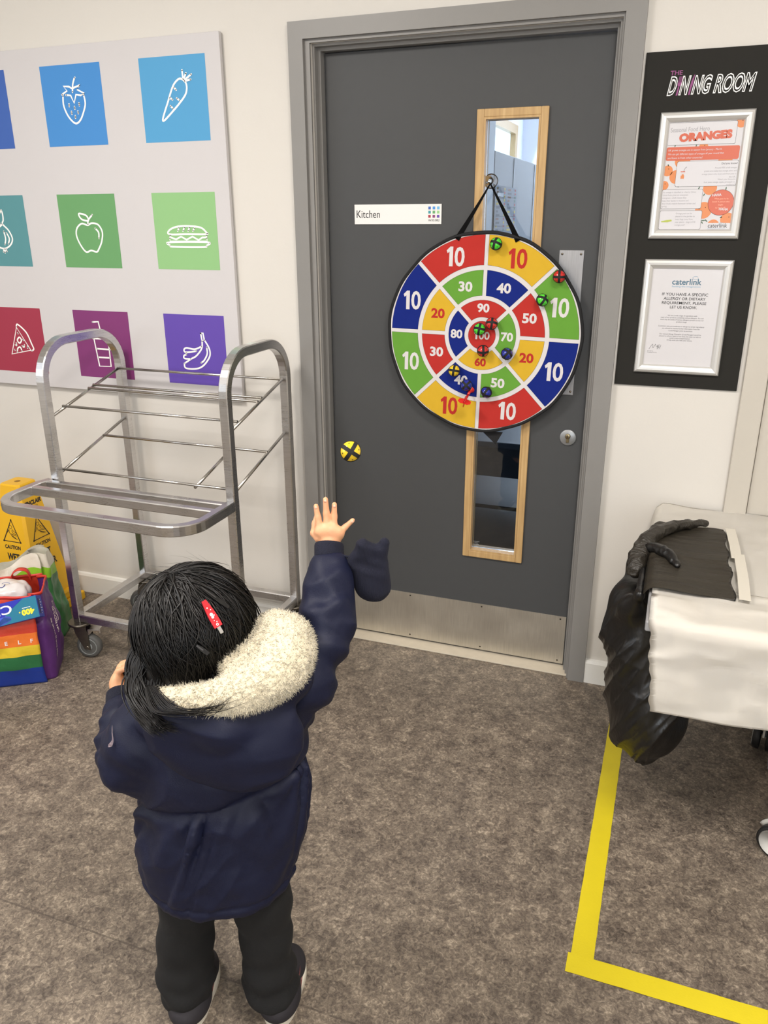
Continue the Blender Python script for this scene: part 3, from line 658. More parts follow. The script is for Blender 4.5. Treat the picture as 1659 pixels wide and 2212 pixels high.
def draw_oranges(k):
    # materials: 0 white box, 1 orange, 2 coral, 3 leaf, 4 black, 5 grey, 6 pale text, 7 lime
    rr = random.Random(3)
    def orange(x, y, r):
        pts = [(max(-.0945, min(.0945, x+r*math.cos(2*PI*i/30))), max(-.138, min(.138, y+r*math.sin(2*PI*i/30)))) for i in range(30)]
        k.poly(pts, OR, 1); k.disc(x+.2*r, y+.35*r, .0012, 4, 2, 8)
    for x, y, r in ((.088,.132,.013),(-.087,.016,.014),(-.062,.0,.018),(-.092,-.022,.012),(-.05,.04,.02),(.03,-.03,.018),(.02,-.088,.022),(.05,-.128,.016),(.085,-.112,.018),(.0,.074,.012),(.06,.04,.018)): orange(x, y, r)
    for i in range(46):
        x, y = rr.uniform(-.09, .09), rr.uniform(-.132, .132); a = rr.uniform(0, PI); s_ = rr.uniform(.003, .007)
        c, d = math.cos(a), math.sin(a); k.poly([(x+c*u-d*v, y+d*u+c*v) for u, v in ((-s_,0),(-.3*s_,.0016),(.5*s_,.0014),(s_,0),(.4*s_,-.0015),(-.4*s_,-.0014))], LEAF, 1)
    def box(x0, y0, x1, y1, mi=0, r=.004, edge=4):
        k.rect(x0-.0006, y0-.0006, x1+.0006, y1+.0006, edge, 2, r); k.rect(x0, y0, x1, y1, mi, 3, r)
    k.rect(-.0945, .0806, .079, .1366, 4, 2, .003); k.rect(-.0945, .0812, .0784, .136, 0, 3, .003)
    k.text('Seasonal Food Hero', 5, x0=-.090, y0=.114, w=.100, h=.0115, l=4, rot=.015); k.text('ORANGES', 2, x0=-.066, x1=.069, y0=.091, y1=.113, bold=.07, l=5, rot=.05)
    box(-.0945, .0425, .092, .0755, 2, .005, 2)
    para(k, ('UK grown oranges are in season from January - March.', 'We can get different types of oranges all year round that', 'are flown in from other countries!'), 0, .0655, .0098, .0050, x0=-.0905, l=4)
    box(-.063, -.025, .0945, .039, 0, .005)
    k.text('Did you know?', 4, x1=.092, y0=.028, h=.0062, l=4)
    para(k, ('Around 90% of all oranges', 'grown are made into orange juice, and', 'orange juice is the most-sold fruit juice in', 'the UK.'), 5, .019, .0078, .0042, x1=.092, l=4)
    para(k, ("What's your favourite", 'fruit juice: orange, apple, pineapple or', 'cranberry?'), 5, -.0105, .0068, .0042, x1=.092, l=4)
    k.rect(-.051, -.005, -.041, .012, 6, 4); k.rect(-.0505, -.005, -.0415, .003, 1, 5); k.rect(-.052, .012, -.040, .014, 2, 5); k.stroke([(-.044, .014), (-.041, .022), (-.037, .025)], .0007, 4, 5); k.disc(-.0455, .004, .0028, 1, 6, 12)
    box(-.0945, -.083, .012, -.033, 0, .004)
    para(k, ('An orange is classified as a berry. Citrus', 'citrus fruits grow on evergreen', 'evergreen, which means they', 'keep their leaves in Autumn and', 'their fruits mature between winter and', 'spring.'), 5, -.042, .0074, .0043, x0=-.0925, l=4)
    box(-.0945, -.138, .017, -.0885, 0, .004)
    para(k, ('Orange peel can be', 'placed in the garden to', 'keep slugs away from', 'your plants - slugs LOVE', 'orange peel!'), 5, -.098, .0076, .0044, x0=-.052, l=4)
    k.poly([(-.090, -.1165), (-.075, -.113), (-.062, -.112), (-.060, -.116), (-.072, -.119), (-.088, -.119)], 7, 4)
    k.disc(.0628, -.068, .0335, 4, 3, 36); k.disc(.0628, -.068, .0328, 2, 4, 36)
    k.text('HAHA', 0, x0=.038, y0=-.0515, w=.024, h=.0068, l=5, bold=.03, rot=.06); k.text('HAHA', 0, x0=.060, y0=-.0885, w=.024, h=.0068, l=5, bold=.03, rot=-.06)
    para(k, ('What goes ha ha', 'bonk? A person who', 'laughs', 'its head off!'), 8, -.060, .0078, .0042, cx=.063, l=5)
    k.rect(.034, -.138, .0945, -.121, 0, 4, .003); k.text('caterlink', 4, x0=.037, y0=-.1335, w=.050, h=.0112, l=5); k.stroke([(.071+.006*math.cos(a), -.1232+.0030*math.sin(a)) for a in [2*PI*i/20 for i in range(20)]], .0005, 9, 5, True); k.text('feeding the imagination', 9, x0=.037, y0=-.1372, w=.046, h=.0026, l=5)
PAPER = mat('print_paper', (206, 204, 206), .3)
snap_frame('framed_poster', 'aluminium framed orange and white fruit poster on the black board', 1.1562, 1.6575, draw_oranges,
           [PAPER, mat('poster_white', (208, 206, 209), .3), mat('poster_orange', (214, 132, 76), .3), mat('poster_coral', (202, 98, 70), .3), mat('poster_leaf', (84, 108, 88), .4), BLACK_INK, mat('poster_grey', (158, 156, 160), .4), mat('poster_pale', (206, 200, 200), .3), mat('poster_lime', (176, 186, 84), .4), mat('poster_peach', (246, 186, 158), .4), mat('poster_blue', (120, 160, 185), .4)])
def draw_allergy(k):
    k.text('caterlink', 0, x0=-.039, y0=.094, w=.080, h=.0165, l=1, bold=.012); k.text('feeding the imagination', 1, x0=-.0385, y0=.0855, w=.078, h=.0062, l=1)
    k.stroke([(.0235+.0078*math.cos(a), .1135+.0042*math.sin(a)) for a in [.2*PI+1.75*PI*i/24 for i in range(25)]], .0008, 2, 1)
    for i, (s_, w) in enumerate((('IF YOU HAVE A SPECIFIC', .126), ('ALLERGY OR DIETARY', .115), ('REQUIREMENT, PLEASE', .122), ('LET US KNOW.', .074))):
        k.text(s_, 3, cx=.0, y0=.0630-.0122*i - (.0012 if ',' in s_ or 'Q' in s_ else 0), h=.0080 + (.0012 if ',' in s_ or 'Q' in s_ else 0), w=w, bold=.010, l=1)
    para(k, ('We use a wide range of ingredients with', 'many of our products containing various allergens. As such', 'there may be traces of various allergens present across our', 'product range.'), 4, .0045, .0060, .0040, cx=0, l=1)
    para(k, ('Customers who are intolerant or allergic to certain ingredients', 'are advised to request further information from the', 'Cook/Manager prior to purchase.'), 4, -.0265, .0064, .0040, cx=0, l=1)
    para(k, ('Our trained Allergy Champion (Cook/Manager) would be', "pleased to tell you what's in our food, the steps we take to", 'avoid cross-contamination', '& help assist you with your choice.'), 4, -.0495, .0058, .0040, cx=0, l=1)
    for P in ([(-.083,-.094),(-.074,-.079),(-.072,-.090),(-.066,-.079)], [(-.066,-.079),(-.061,-.087),(-.058,-.080),(-.060,-.093)], [(-.058,-.088),(-.052,-.086)], [(-.055,-.079),(-.057,-.092)], [(-.050,-.080),(-.053,-.092)]): k.stroke(spline(P, 5), .0008, 3, 1)
    k.text('Managing', 4, x0=-.087, y0=-.1005, w=.016, h=.0026, l=1); k.text('Managing Director', 4, x0=-.087, y0=-.105, w=.028, h=.0030, l=1)
snap_frame('framed_poster', 'aluminium framed white allergy notice, lower of two on the black board', 1.1554, 1.274, draw_allergy,
           [PAPER, mat('logo_navy', (50, 98, 122), .4), mat('logo_blue', (110, 160, 190), .4), mat('logo_ring', (90, 140, 170), .4), BLACK_INK, mat('small_print', (84, 84, 88), .5)])

# ------------------------------------------------------------------ dartboard
CX, CY, CZ, BR = .5495, .0265, 1.1935, .323
t = thing('dartboard', 'round soft dartboard of coloured numbered sectors hanging on the grey door', 'dartboard', (CX, CY, CZ), (0, math.radians(1.15), 0))
b = MB(); b.lathe([(BR-.004, .006), (BR-.004, -.003), (0, -.003)], (0, 0, 0), (0, 1, 0), 96, 0, False)
ink = Ink(b, (0, -.003, 0), (1,0,0), (0,0,1), .0003)
k_ = BR/790.0; hw = 14.5*k_
cR, cY, cG, cB = 1, 2, 3, 4
def A(i, n): return PI/2 - 2*PI*i/n
ring_out = [cY, cG, cB, cR, cY, cG, cB, cR]; ring_mid = [cB, cR, cY, cG, cB, cR, cY, cG]; mid_n = ['40','50','20','50','40','30','20','30']
for i in range(8):
    for r0, r1, c in ((535, 760, ring_out[i]), (307, 500, ring_mid[i])):
        ink.ring_sector(r0*k_, r1*k_, A(i+1, 8), A(i, 8), hw, 5, 1); ink.ring_sector((r0+1.5)*k_, (r1-1.5)*k_, A(i+1, 8), A(i, 8), hw+.0006, c, 2)
for i, c in enumerate((cG, cY, cB, cR)):
    a1 = PI/4 - PI/2*i
    ink.ring_sector(142*k_, 275*k_, a1-PI/2, a1, hw, 5, 1); ink.ring_sector(143.5*k_, 273.5*k_, a1-PI/2, a1, hw+.0006, c, 2)
ink.disc(0, 0, 112*k_, 5, 1, 48); ink.disc(0, 0, 110.5*k_, cR, 2, 48)
def num(s_, r, a, h, mi, w=None, dx=0, dy=0):
    x, y = r*k_*math.cos(a)+dx, r*k_*math.sin(a)+dy; y0 = y - h/2
    if s_[0] == '1':
        w1 = w*(.36 if len(s_) == 2 else .22); xa = x - w/2; st = w1*.56
        ink.poly([(xa+w1-st, y0), (xa+w1, y0), (xa+w1, y0+h), (xa+w1-st*.80, y0+h), (xa, y0+h*.80), (xa+w1*.16, y0+h*.66), (xa+w1-st, y0+h*.745)], mi, 3)
        ink.text(s_[1:], mi, x0=xa+w1+w*.09, x1=x+w/2, y0=y0, y1=y0+h, bold=.02, l=3)
    else: ink.text(s_, mi, cx=x, y0=y0, h=h, w=w, bold=.035, l=3)
for i in range(8):
    num('10', 640, A(i+.5, 8), .060, 1 if ring_out[i] == cY else 0, .060)
    num(mid_n[i], 400, A(i+.5, 8), .032, 1 if ring_mid[i] == cY else 0, .046)
num('90', 213, PI/2, .029, 0, .040); num('70', 203, 0, .029, 0, .040); num('60', 213, -PI/2, .027, 1, .038); num('80', 208, PI, .029, 0, .040); num('100', 0, 0, .026, 0, .052)
FB = dict(spec=.15, noise=.05, nscale=30, bump=.08, bscale=700)
b.build('target_face', [mat('board_white', (212, 208, 208), .8, **FB), mat('board_red', (180, 50, 44), .8, **FB), mat('board_yellow', (208, 168, 48), .8, **FB), mat('board_green', (100, 154, 58), .8, **FB), mat('board_blue', (20, 38, 120), .8, **FB), mat('board_outline', (52, 50, 52), .8)], t)
b = MB(); n = 120; rr = random.Random(2)
rows = []
for i in range(n):
    a = 2*PI*i/n; wob = .0012*math.sin(7*a) + .0008*math.sin(17*a+1)
    rows.append([((BR-.0125+wob+q*.0005)*math.cos(a) + (.0065*math.cos(2*PI*q/8)*1.0+.0065)*math.cos(a), .0015+.0075*math.sin(2*PI*q/8), (BR-.0125+wob)*math.sin(a) + (.0065*math.cos(2*PI*q/8)+.0065)*math.sin(a)) for q in range(8)])
b.grid(rows, n, 8, 0, True, True); b.build('rim_binding', [BLACK_FABRIC], t)
HX, HZ = .5475-CX, 1.651-CZ     # where the strap meets the hook
for xa in (-.098, .098):
    b = MB(); za = math.sqrt((BR-.006)**2 - xa*xa)
    dx_, dz_ = HX - xa, HZ - za; L_ = math.hypot(dx_, dz_); px, pz = -dz_/L_*.0088, dx_/L_*.0088
    P = []
    for i in range(9):
        f = i/8; tw = 1 - .72*f; x, z = xa+dx_*f, za-.008*(1-f)+dz_*f; y = -.006 + .020*math.sin(PI*f)*.3 + .006*f
        P.append([(x-px*tw, y, z-pz*tw), (x+px*tw, y+.004*f, z+pz*tw)])
    V = b.grid(P, 9, 2, 0)
    r = bmesh.ops.solidify(b.bm, geom=list(b.bm.faces), thickness=.0012)
    b.build('hanging_strap', [BLACK_FABRIC], t)
b = MB(); P = [(-.0+.015, -.322), (.088, -.320), (.066, -.364)]
vs = [b.v((x, .012, z)) for x, z in P]; vb = [b.v((x, .015, z)) for x, z in P]
b.face(vs); b.face(vb[::-1]);
for i in range(3): b.face([vs[i], vb[i], vb[(i+1)%3], vs[(i+1)%3]])
b.build('corner_tab', [BLACK_FABRIC], t)
t = thing('suction_hook', 'clear suction cup hook on the upper glass holding the dartboard strap', 'hook', (.5475, .0788, 1.660))
b = MB(); b.lathe([(.0215, -.0003), (.0222, -.0020), (.017, -.0045), (.011, -.009), (.0075, -.013), (.0078, -.018), (.0055, -.021), (0, -.0215)], (0, 0, 0), (0, 1, 0), 32)
b.build('cup', [glass_material('clear_vinyl', (.86, .88, .90, 1), .45)], t)
b = MB(); b.tube(spline([(0, -.016, -.004), (0, -.050, -.005), (0, -.066, -.009), (0, -.070, -.002)], 6), .0022, 8); b.build('hook_arm', [glass_material('clear_hook', (.7, .72, .74, 1), .5)], t)
# ================================================================== STEEL TRAY RACK
def caster(parent, x, y, ztop, ang, wr, wd, mats, brake=False, gap=.0):
    """swivel caster: plate, fork and wheel, parts of the thing it carries"""
    c = bpy.data.objects.new('caster', None); COL.objects.link(c); c.parent = parent; c.location = (x, y, 0); c.rotation_euler = (0, 0, ang)
    b = MB(); b.lathe([(.041, ztop-.010), (.043, ztop-.007), (.043, ztop-.002), (.040, ztop)], (0, 0, 0), 'Z', 32); b.build('mounting_plate', [mats[0]], c)
    off = .026
    b = MB()
    for s in (-1, 1):
        yy = s*(wd/2+.004)
        A = [(-.020, ztop-.012), (.026, ztop-.012), (.034, ztop-.045), (off+.011, wr-.010), (off-.011, wr-.008), (-.014, ztop-.045)]
        p0 = [b.v((px, yy-.0015, pz)) for px, pz in A]; p1 = [b.v((px, yy+.0015, pz)) for px, pz in A]
        b.face(p0); b.face(p1[::-1])
        for i in range(len(A)): j = (i+1) % len(A); b.face([p0[i], p1[i], p1[j], p0[j]])
    b.box((-.022, -wd/2-.0055, ztop-.016), (.028, wd/2+.0055, ztop-.0102)); b.lathe([(.006, -wd/2-.010), (.006, wd/2+.010)], (off, 0, wr), 'Y', 14)
    b.build('fork', [mats[1]], c)
    b = MB(); b.lathe([(wr*.72, -wd/2), (wr*.90, -wd/2), (wr, -wd/2+.006), (wr, wd/2-.006), (wr*.90, wd/2), (wr*.72, wd/2)], (off, 0, wr), 'Y', 40)
    w = b.build('wheel', [mats[2]], c)
    b = MB(); b.lathe([(.010, -wd/2+.001), (.010, -wd/2-.002), (.014, -wd/2-.002), (.018, -wd/2+.003), (wr*.62, -wd/2+.003), (wr*.66, -wd/2-.001), (wr*.73, -wd/2-.001), (wr*.73, wd/2+.001), (wr*.66, wd/2+.001), (wr*.62, wd/2-.003), (.018, wd/2-.003), (.010, wd/2+.002)], (off, 0, wr), 'Y', 36)
    b.build('hub', [mats[3]], c)
    if brake:
        b = MB(); b.box((.034, -.018, ztop-.030), (.085, .018, ztop-.026), 0, .001); b.box((.082, -.024, ztop-.036), (.086, .024, ztop-.016), 0, .001); b.box((.034, -.018, ztop-.050), (.037, .018, ztop-.026)); b.build('brake_pedal', [mats[4]], c)
    return c
RUB = mat('grey_rubber', (84, 84, 82), .6, noise=.1, nscale=60); HUBG = mat('grey_hub_plastic', (128, 132, 130), .45); DZ = steel_material('dull_zinc', (122, 116, 106), .42, (30, 30, 30))
FL = Vector((-.828, -.465, 0)); WX, DY = .698, .403; TB = .031
ra = thing('tray_rack', 'stainless steel tray rack on four casters in front of the food picture board', 'rack', (FL.x, FL.y, 0))
SQ = sq(TB, TB, .003)
for k, x in enumerate((0, WX)):
    zt = 1.169 - .006*k; R = .125
    pts = [(x, 0, .1495), (x, 0, .6)] + arc((x, R, zt-R), R, PI, PI/2, 10, (0,1,0), (0,0,1)) + arc((x, DY-R, zt-R), R, PI/2, 0, 10, (0,1,0), (0,0,1)) + [(x, DY, .6), (x, DY, .1495)]
    b = MB(); b.sweep(pts, SQ, normal=(1, 0, 0), smooth=False); f = b.build('side_frame', [STEEL], ra)
    if k == 1:
        b = MB(); b.box((x-.012, .168, zt+TB/2-.0002), (x+.010, .20, zt+TB/2+.0006)); b.build('maker_label', [mat('label_silver', (200, 206, 200), .4, noise=.25, nscale=300)], f)
zb = .165
for p, q in (((0, TB/2, zb), (0, DY-TB/2, zb)), ((WX, TB/2, zb), (WX, DY-TB/2, zb)), ((TB/2, 0, zb), (WX-TB/2, 0, zb)), ((TB/2, DY, zb), (WX-TB/2, DY, zb))):
    b = MB(); b.sweep([p, q], SQ, normal=(0, 0, 1), smooth=False); b.build('base_rail', [STEEL], ra)
zs = .690; xL, xR, yf, R = -.030, WX+.002, -.265, .095
pts = [(xL+.012, -TB/2, zs), (xL, -.06, zs)] + arc((xL+R, yf+R, zs), R, PI, 1.5*PI, 10, (1,0,0), (0,1,0)) + arc((xR-R, yf+R, zs), R, 1.5*PI, 2*PI, 10, (1,0,0), (0,1,0)) + [(xR, -TB/2-.0005, zs)]
b = MB(); b.sweep(pts, sq(.030, .034, .003), normal=(0, 0, 1), smooth=False); sf = b.build('shelf_frame', [STEEL], ra)
for y in (-.032, -.097):
    b = MB(); b.sweep([(xL+.014, y, zs), (xR-.015, y, zs)], sq(.026, .030, .003), normal=(0, 0, 1), smooth=False); b.build('shelf_bar', [STEEL], ra)
def rod(p, q, r=.0052):
    b = MB(); b.tube([p, q], r, 10); b.build('wire_rod', [ROD], ra)
for x in (.004, WX-.004):
    rod((x, .014, .923), (x, DY-.016, 1.026)); rod((x, .014, .722), (x, DY-.016, .834))
for y, z in ((.380, 1.0225), (.236, .986), (.209, .979), (.070, .943), (.255, .793), (.022, .729)): rod((.004, y, z+.0045), (WX-.004, y, z+.0045), .0046)
rod((.545, .022, .7245), (.545, .255, .789))
CM = [DZ, DZ, RUB, HUBG, STEEL]
caster(ra, .004, -.004, .1488, .25, .047, .030, CM, True); caster(ra, .006, DY-.006, .1488, -2.7, .047, .030, CM); caster(ra, WX-.004, DY-.006, .1488, 2.6, .047, .030, CM); caster(ra, WX-.006, .002, .1488, -.3, .047, .030, CM, True)

# ================================================================== WET FLOOR SIGN
YEL = mat('safety_yellow_plastic', (228, 176, 28), .42, noise=.03, nscale=20)
sg = thing('wet_floor_sign', 'yellow four-sided wet floor caution cone standing by the wall behind the bags', 'sign', (-1.285, -.205, 0))
b = MB(); b.box((-.135, -.135, 0), (.135, .135, .040), 0, .006); b.box((-.126, -.126, .0402), (.126, .126, .078), 0, .008); b.build('base', [YEL], sg)
def frus(z): return .107 + (.050-.107)*(z-.078)/(.565-.078)
b = MB(); rows = []
for z in (.0782, .30, .535, .560, .565):
    h_ = frus(z) - (.004 if z > .562 else 0); c_ = .010
    rows.append([(-h_+c_, -h_, z), (h_-c_, -h_, z), (h_, -h_+c_, z), (h_, h_-c_, z), (h_-c_, h_, z), (-h_+c_, h_, z), (-h_, h_-c_, z), (-h_, -h_+c_, z)])
V = b.grid(rows, 5, 8, 0, False, True, False, True); b.face(V[-1]); b.face(V[0][::-1]); co = b.build('cone', [YEL], sg)
b = MB(); b.lathe([(.012, .5652), (.011, .5645), (0, .5645)], (0, 0, .0006), 'Z', 20); b.build('top_hole', [mat('dark_yellow_recess', (150, 108, 20), .6)], co)
b = MB()
sl = math.atan2(.107-.050, .565-.078)
for r_, u_ in (((1,0,0), (0, math.sin(sl), math.cos(sl))), ((0,1,0), (-math.sin(sl), 0, math.cos(sl)))):
    r_, u_ = Vector(r_), Vector(u_); n_ = r_.cross(u_)
    ink = Ink(b, u_*0 + n_.normalized()*0 + (Vector((0, -frus(.078), .078)) if r_.x > .5 else Vector((frus(.078), 0, .078))), r_, u_, .0007)
    T_ = [(-.046, .255), (.046, .255), (0, .345)]
    ink.stroke([(x*.93, y) for x, y in T_], .0074, 0, 1, True)
    for p in T_: ink.disc(p[0]*.93, p[1], .004, 0, 1, 10)
    ink.stroke([(-.004+.007*math.cos(a), .316+.007*math.sin(a)) for a in [2*PI*i/14 for i in range(14)]], .0016, 0, 2, True)
    for P in ([(-.012,.306),(-.010,.292),(.004,.280),(.020,.272)], [(.004,.308),(.012,.300),(.026,.294)], [(-.012,.304),(-.022,.292),(-.026,.288)], [(-.002,.288),(.014,.284),(.026,.282)], [(.000,.280),(.014,.272),(.028,.268)], [(.002,.302),(.008,.292),(.022,.288)]): ink.stroke(spline(P, 4), .0019, 0, 3)
    ink.text('CAUTION', 0, cx=0, y0=.2230, h=.0165, w=.080, l=1, bold=.035); ink.text('WET', 0, cx=0, y0=.176, h=.029, w=.062, l=1, bold=.04); ink.text('FLOOR', 0, cx=0, y0=.129, h=.031, w=.098, l=1, bold=.04)
    ink.text('SINCLAIR', 0, cx=.0, y0=.398, h=.019, w=.092, l=1, bold=.05, shear=.2); ink.text('CLEAN.CO', 0, cx=-.008, y0=.386, h=.0068, w=.062, l=1)
b.build('printing', [BLACK_INK], co)

# ================================================================== BLACK BIN AT THE EDGE
t = thing('waste_bin', 'black plastic waste bin at the wall left of the yellow cone', 'bin', (-1.70, -.20, 0))
b = MB(); rows = []
for z, w in ((0, .135), (.36, .170), (.372, .176), (.385, .176)):
    rows.append([(sx*w + 0, sy*w*.9, z) for sx, sy in ((-1,-1),(1,-1),(1,1),(-1,1))])
V = b.grid(rows, 4, 4, 0, False, True, False, True); b.face(V[0][::-1]); b.face(V[-1]); b.build('body', [BLACK_PLASTIC], t)
b = MB(); b.box((-.178, -.162, .3855), (.178, .162, .408), 0, .008); b.build('lid', [mat('dark_grey_plastic', (52, 52, 56), .45)], t)

# ================================================================== BAGS
def bag_shell(parent, name, rings, mats, mi_fn, th=.0012, close_bottom=True):
    """open bag: rings of points bottom to top"""
    b = MB(); nu, nv = len(rings), len(rings[0])
    V = [[b.v(p) for p in r] for r in rings]
    for i in range(nu-1):
        for j in range(nv): b.face([V[i][j], V[i][(j+1) % nv], V[i+1][(j+1) % nv], V[i+1][j]], mi_fn(i, j), True)
    if close_bottom: b.face(V[0][::-1], mi_fn(0, 0))
    return b.build(name, mats, parent)
def rect_ring(w, d, z, n=(36, 18), rnd=.02, cx=0, cy=0):
    """rounded rectangle starting at front-left corner, going along the front (+x), right side (+y), back, left"""
    P = []
    for k, (a, c, m) in enumerate((((-w/2, -d/2), (w/2, -d/2), n[0]), ((w/2, -d/2), (w/2, d/2), n[1]), ((w/2, d/2), (-w/2, d/2), n[0]), ((-w/2, d/2), (-w/2, -d/2), n[1]))):
        for i in range(m):
            f = i/m; x, y = a[0]+(c[0]-a[0])*f, a[1]+(c[1]-a[1])*f
            q = min(f, 1-f)*m/3.0
            if q < 1: s_ = 1 - rnd*(1-q)**2/math.hypot(w/2, d/2)*1.5; x *= s_; y *= s_
            P.append((x+cx, y+cy, z))
    return P
# rainbow shopping bag: local x along the striped front, y to the back
ang = math.atan2(.54, .84)
BW, BD = .46, .20
C0 = Vector((-.800, -.650)); ux = Vector((math.cos(ang), math.sin(ang))); uy = Vector((-math.sin(ang), math.cos(ang)))
cen = C0 - ux*BW/2 + uy*BD/2
rb = thing('rainbow_bag', 'full rainbow striped shopping bag with purple end standing at the left edge', 'bag', (cen.x, cen.y, 0), (0, 0, ang))
zz = np.linspace(0.001, .335, 44); rings = []
for i, z in enumerate(zz):
    f = i/43; bul = math.sin(PI*min(1, f*1.05))*.022
    R_ = np.array(rect_ring(BW*(1-.05*f), BD*(1.0-.10*f), z, rnd=.03))
    n_ = R_[:, :2]/np.linalg.norm(R_[:, :2], axis=1, keepdims=True)
    ny = np.abs(R_[:, 1]) > BD*.38; side = np.abs(R_[:, 0]) > BW*.44
    R_[:, :2] += n_*0 + np.stack([np.where(side, np.sign(R_[:, 0])*bul*(.5 if f < .9 else .2), 0), np.where(ny, np.sign(R_[:, 1])*bul, 0)], 1)
    W_ = vnoise(R_*np.array([1,1,1.0]), (14, 14, 11), 3, 5)*.012*min(1, f*4) + (1-2*np.abs(vnoise(np.stack([R_[:,0]+R_[:,2]*.4, R_[:,1]+R_[:,2]*.5, R_[:,2]*.4], 1), (26, 26, 26), 2, 8)))*.005*min(1, f*4)
    R_[:, :2] += n_*W_[:, None]; R_[:, 2] += np.where(f > .97, vnoise(R_, (12, 12, 1), 1, 3)*.012, 0)
    rings.append([tuple(p) for p in R_])
def rb_mi(i, j):
    if j < 36 or 54 <= j < 90:
        f = i/43*.335 + (.010*math.sin(j*.25) if 0 else 0)
        return 4 if f < .066 else 3 if f < .118 else 2 if f < .156 else 1 if f < .206 else 0
    return 5
BAGM = dict(noise=.08, nscale=14, bump=.12, bscale=60)
shell = bag_shell(rb, 'body', rings, [mat('bag_red', (206, 62, 38), .45, **BAGM), mat('bag_orange', (228, 116, 42), .45, **BAGM), mat('bag_yellow', (216, 188, 46), .45, **BAGM), mat('bag_green', (38, 106, 62), .45, **BAGM), mat('bag_blue', (20, 52, 142), .45, **BAGM), mat('bag_purple', (88, 42, 112), .45, **BAGM)], rb_mi)
RG = np.array(rings)                                   # height, around, xyz
def on_side(y, z):
    i = min(42, max(0, int(z/.335*43))); R_ = RG[i, 37:53]; o_ = np.argsort(R_[:, 1]); return float(np.interp(y, R_[o_, 1], R_[o_, 0])) + .0012
def on_front(x, z):
    i = min(42, max(0, int(z/.335*43))); R_ = RG[i, 1:36]; o_ = np.argsort(R_[:, 0]); return float(np.interp(x, R_[o_, 0], R_[o_, 1])) - .0012
b = MB(); ink = Ink(b, (0, 0, 0), (1,0,0), (0,0,1), .0003)
for s_, x in (('S', .02), ('H', .06), ('E', .095), ('L', .138), ('F', .177)): ink.text(s_, 0, cx=x, y0=.174, h=.015, l=1, bold=.03)
for v in b.bm.verts: v.co.y = on_front(v.co.x, v.co.z)
n0 = len(b.bm.verts); ink = Ink(b, (0, 0, 0), (0,1,0), (0,0,1), .0003)
ink.text('THIS BAG IS MADE OF', 0, x0=-.115, y0=.14, w=.15, h=.012, l=1, rot=1.45, bold=.02); ink.text('100% RECYCLED', 0, x0=-.045, y0=.19, w=.10, h=.012, l=1, rot=1.45, bold=.02); ink.text('MATERIALS', 0, x0=-.012, y0=.215, w=.075, h=.012, l=1, rot=1.45, bold=.02)
b.bm.verts.ensure_lookup_table()
for v in list(b.bm.verts)[n0:]: v.co.x = on_side(v.co.y, v.co.z)
b.build('lettering', [mat('bag_white_print', (236, 222, 216), .5)], shell)
b = MB(); R_ = rings[-1]; b.sweep([(p[0], p[1], p[2]+.002) for p in R_], sq(.004, .010), closed=True, normal=(0,0,1)); b.build('rim', [mat('bag_rim_red', (204, 54, 40), .45)], rb)
b = MB(); P = spline([(.10, .088, .326), (.10, .084, .352), (.125, .078, .372), (.152, .082, .362), (.160, .088, .326)], 6); b.sweep(P, sq(.003, .024), normal=(0,1,0)); b.build('handle', [mat('bag_rim_red', (204, 54, 40), .45)], rb)
# roll pack in the bag
def crumple_pack(name, lo, hi, amp, seed, h=.006, p=5.0):
    lo, hi = np.array(lo), np.array(hi); c, r = (lo+hi)/2, (hi-lo)/2
    F_ = Field(lo-.03, hi+.03, h); F_.ellipsoid(c, r, .001, p=p); V, Fc = F_.mesh(); N_ = vnormals(V, Fc)
    V = V + N_*(vnoise(V, (22,22,22), 3, seed)*amp)[:, None]; return np_mesh(name, V, Fc)
me = crumple_pack('tissue_pack', (-.20, -.050, .16), (.165, .075, .353), .010, 3)
tp = tag(link('tissue_pack', me, [mat('white_film', (222, 216, 214), .18, noise=.06, nscale=18, coat=.4)], None, (cen.x, cen.y, 0), (0, 0, ang)), 'white plastic wrapped tissue pack inside the rainbow bag', 'tissue pack')
b = MB(); ink = Ink(b, (-.012, -.018, .3585), (1,0,0), (0, .86, .3), .0004); ink.disc(.0, 0, .032, 0, 1, 28, .022); ink.poly([(-.022, .006), (.016, .010), (.020, -.004), (-.014, -.010)], 1, 2); ink.stroke(spline([(-.02, -.008), (.0, -.014), (.022, .004)], 6), .003, 2, 3)
ink.stroke(spline([(.085, .0), (.092, -.012), (.105, -.012), (.11, .0)], 5), .003, 1, 1); ink.stroke(spline([(.10, .006), (.112, .010), (.125, .004)], 5), .002, 1, 1)
b.build('logo', [mat('pack_blue', (60, 132, 190), .3), mat('pack_navy', (40, 58, 128), .3), WHITE_INK], tp)
# cling film box lying across the bag
bx = thing('cling_film_box', 'blue and teal cling film carton lying upside down on the rainbow bag', 'box', (0, 0, 0))
BL_, BH_, BT_ = .36, .076, .050
ex = Vector((.835, .50, .185)).normalized(); nrm_ = Vector((.50, -.80, .50)); nrm_ = (nrm_ - ex*nrm_.dot(ex)).normalized(); ez = nrm_.cross(ex)*-1
if ez.z < 0: ez = -ez
ey = ez.cross(ex)
M_ = Matrix((ex, ey, ez)).transposed().to_4x4(); M_.translation = Vector((-.782, -.690, .283)); bx.matrix_world = M_
b = MB(); b.box((-BL_, 0, 0), (0, BT_, BH_), 0, .0015, 1); bod = b.build('carton', [mat('carton_blue', (38, 62, 168), .3)], bx)
b = MB(); ink = Ink(b, (0, -.0002, 0), (1,0,0), (0,0,1), .0003)
ink.poly([(-.0005, .001), (-.0005, .074), (-.045, .074), (-.158, .001)], 0, 1)
ink.poly([(-.045, .0742), (-.33, .0742), (-.33, .025), (-.115, .028), (-.085, .050)], 4, 2)
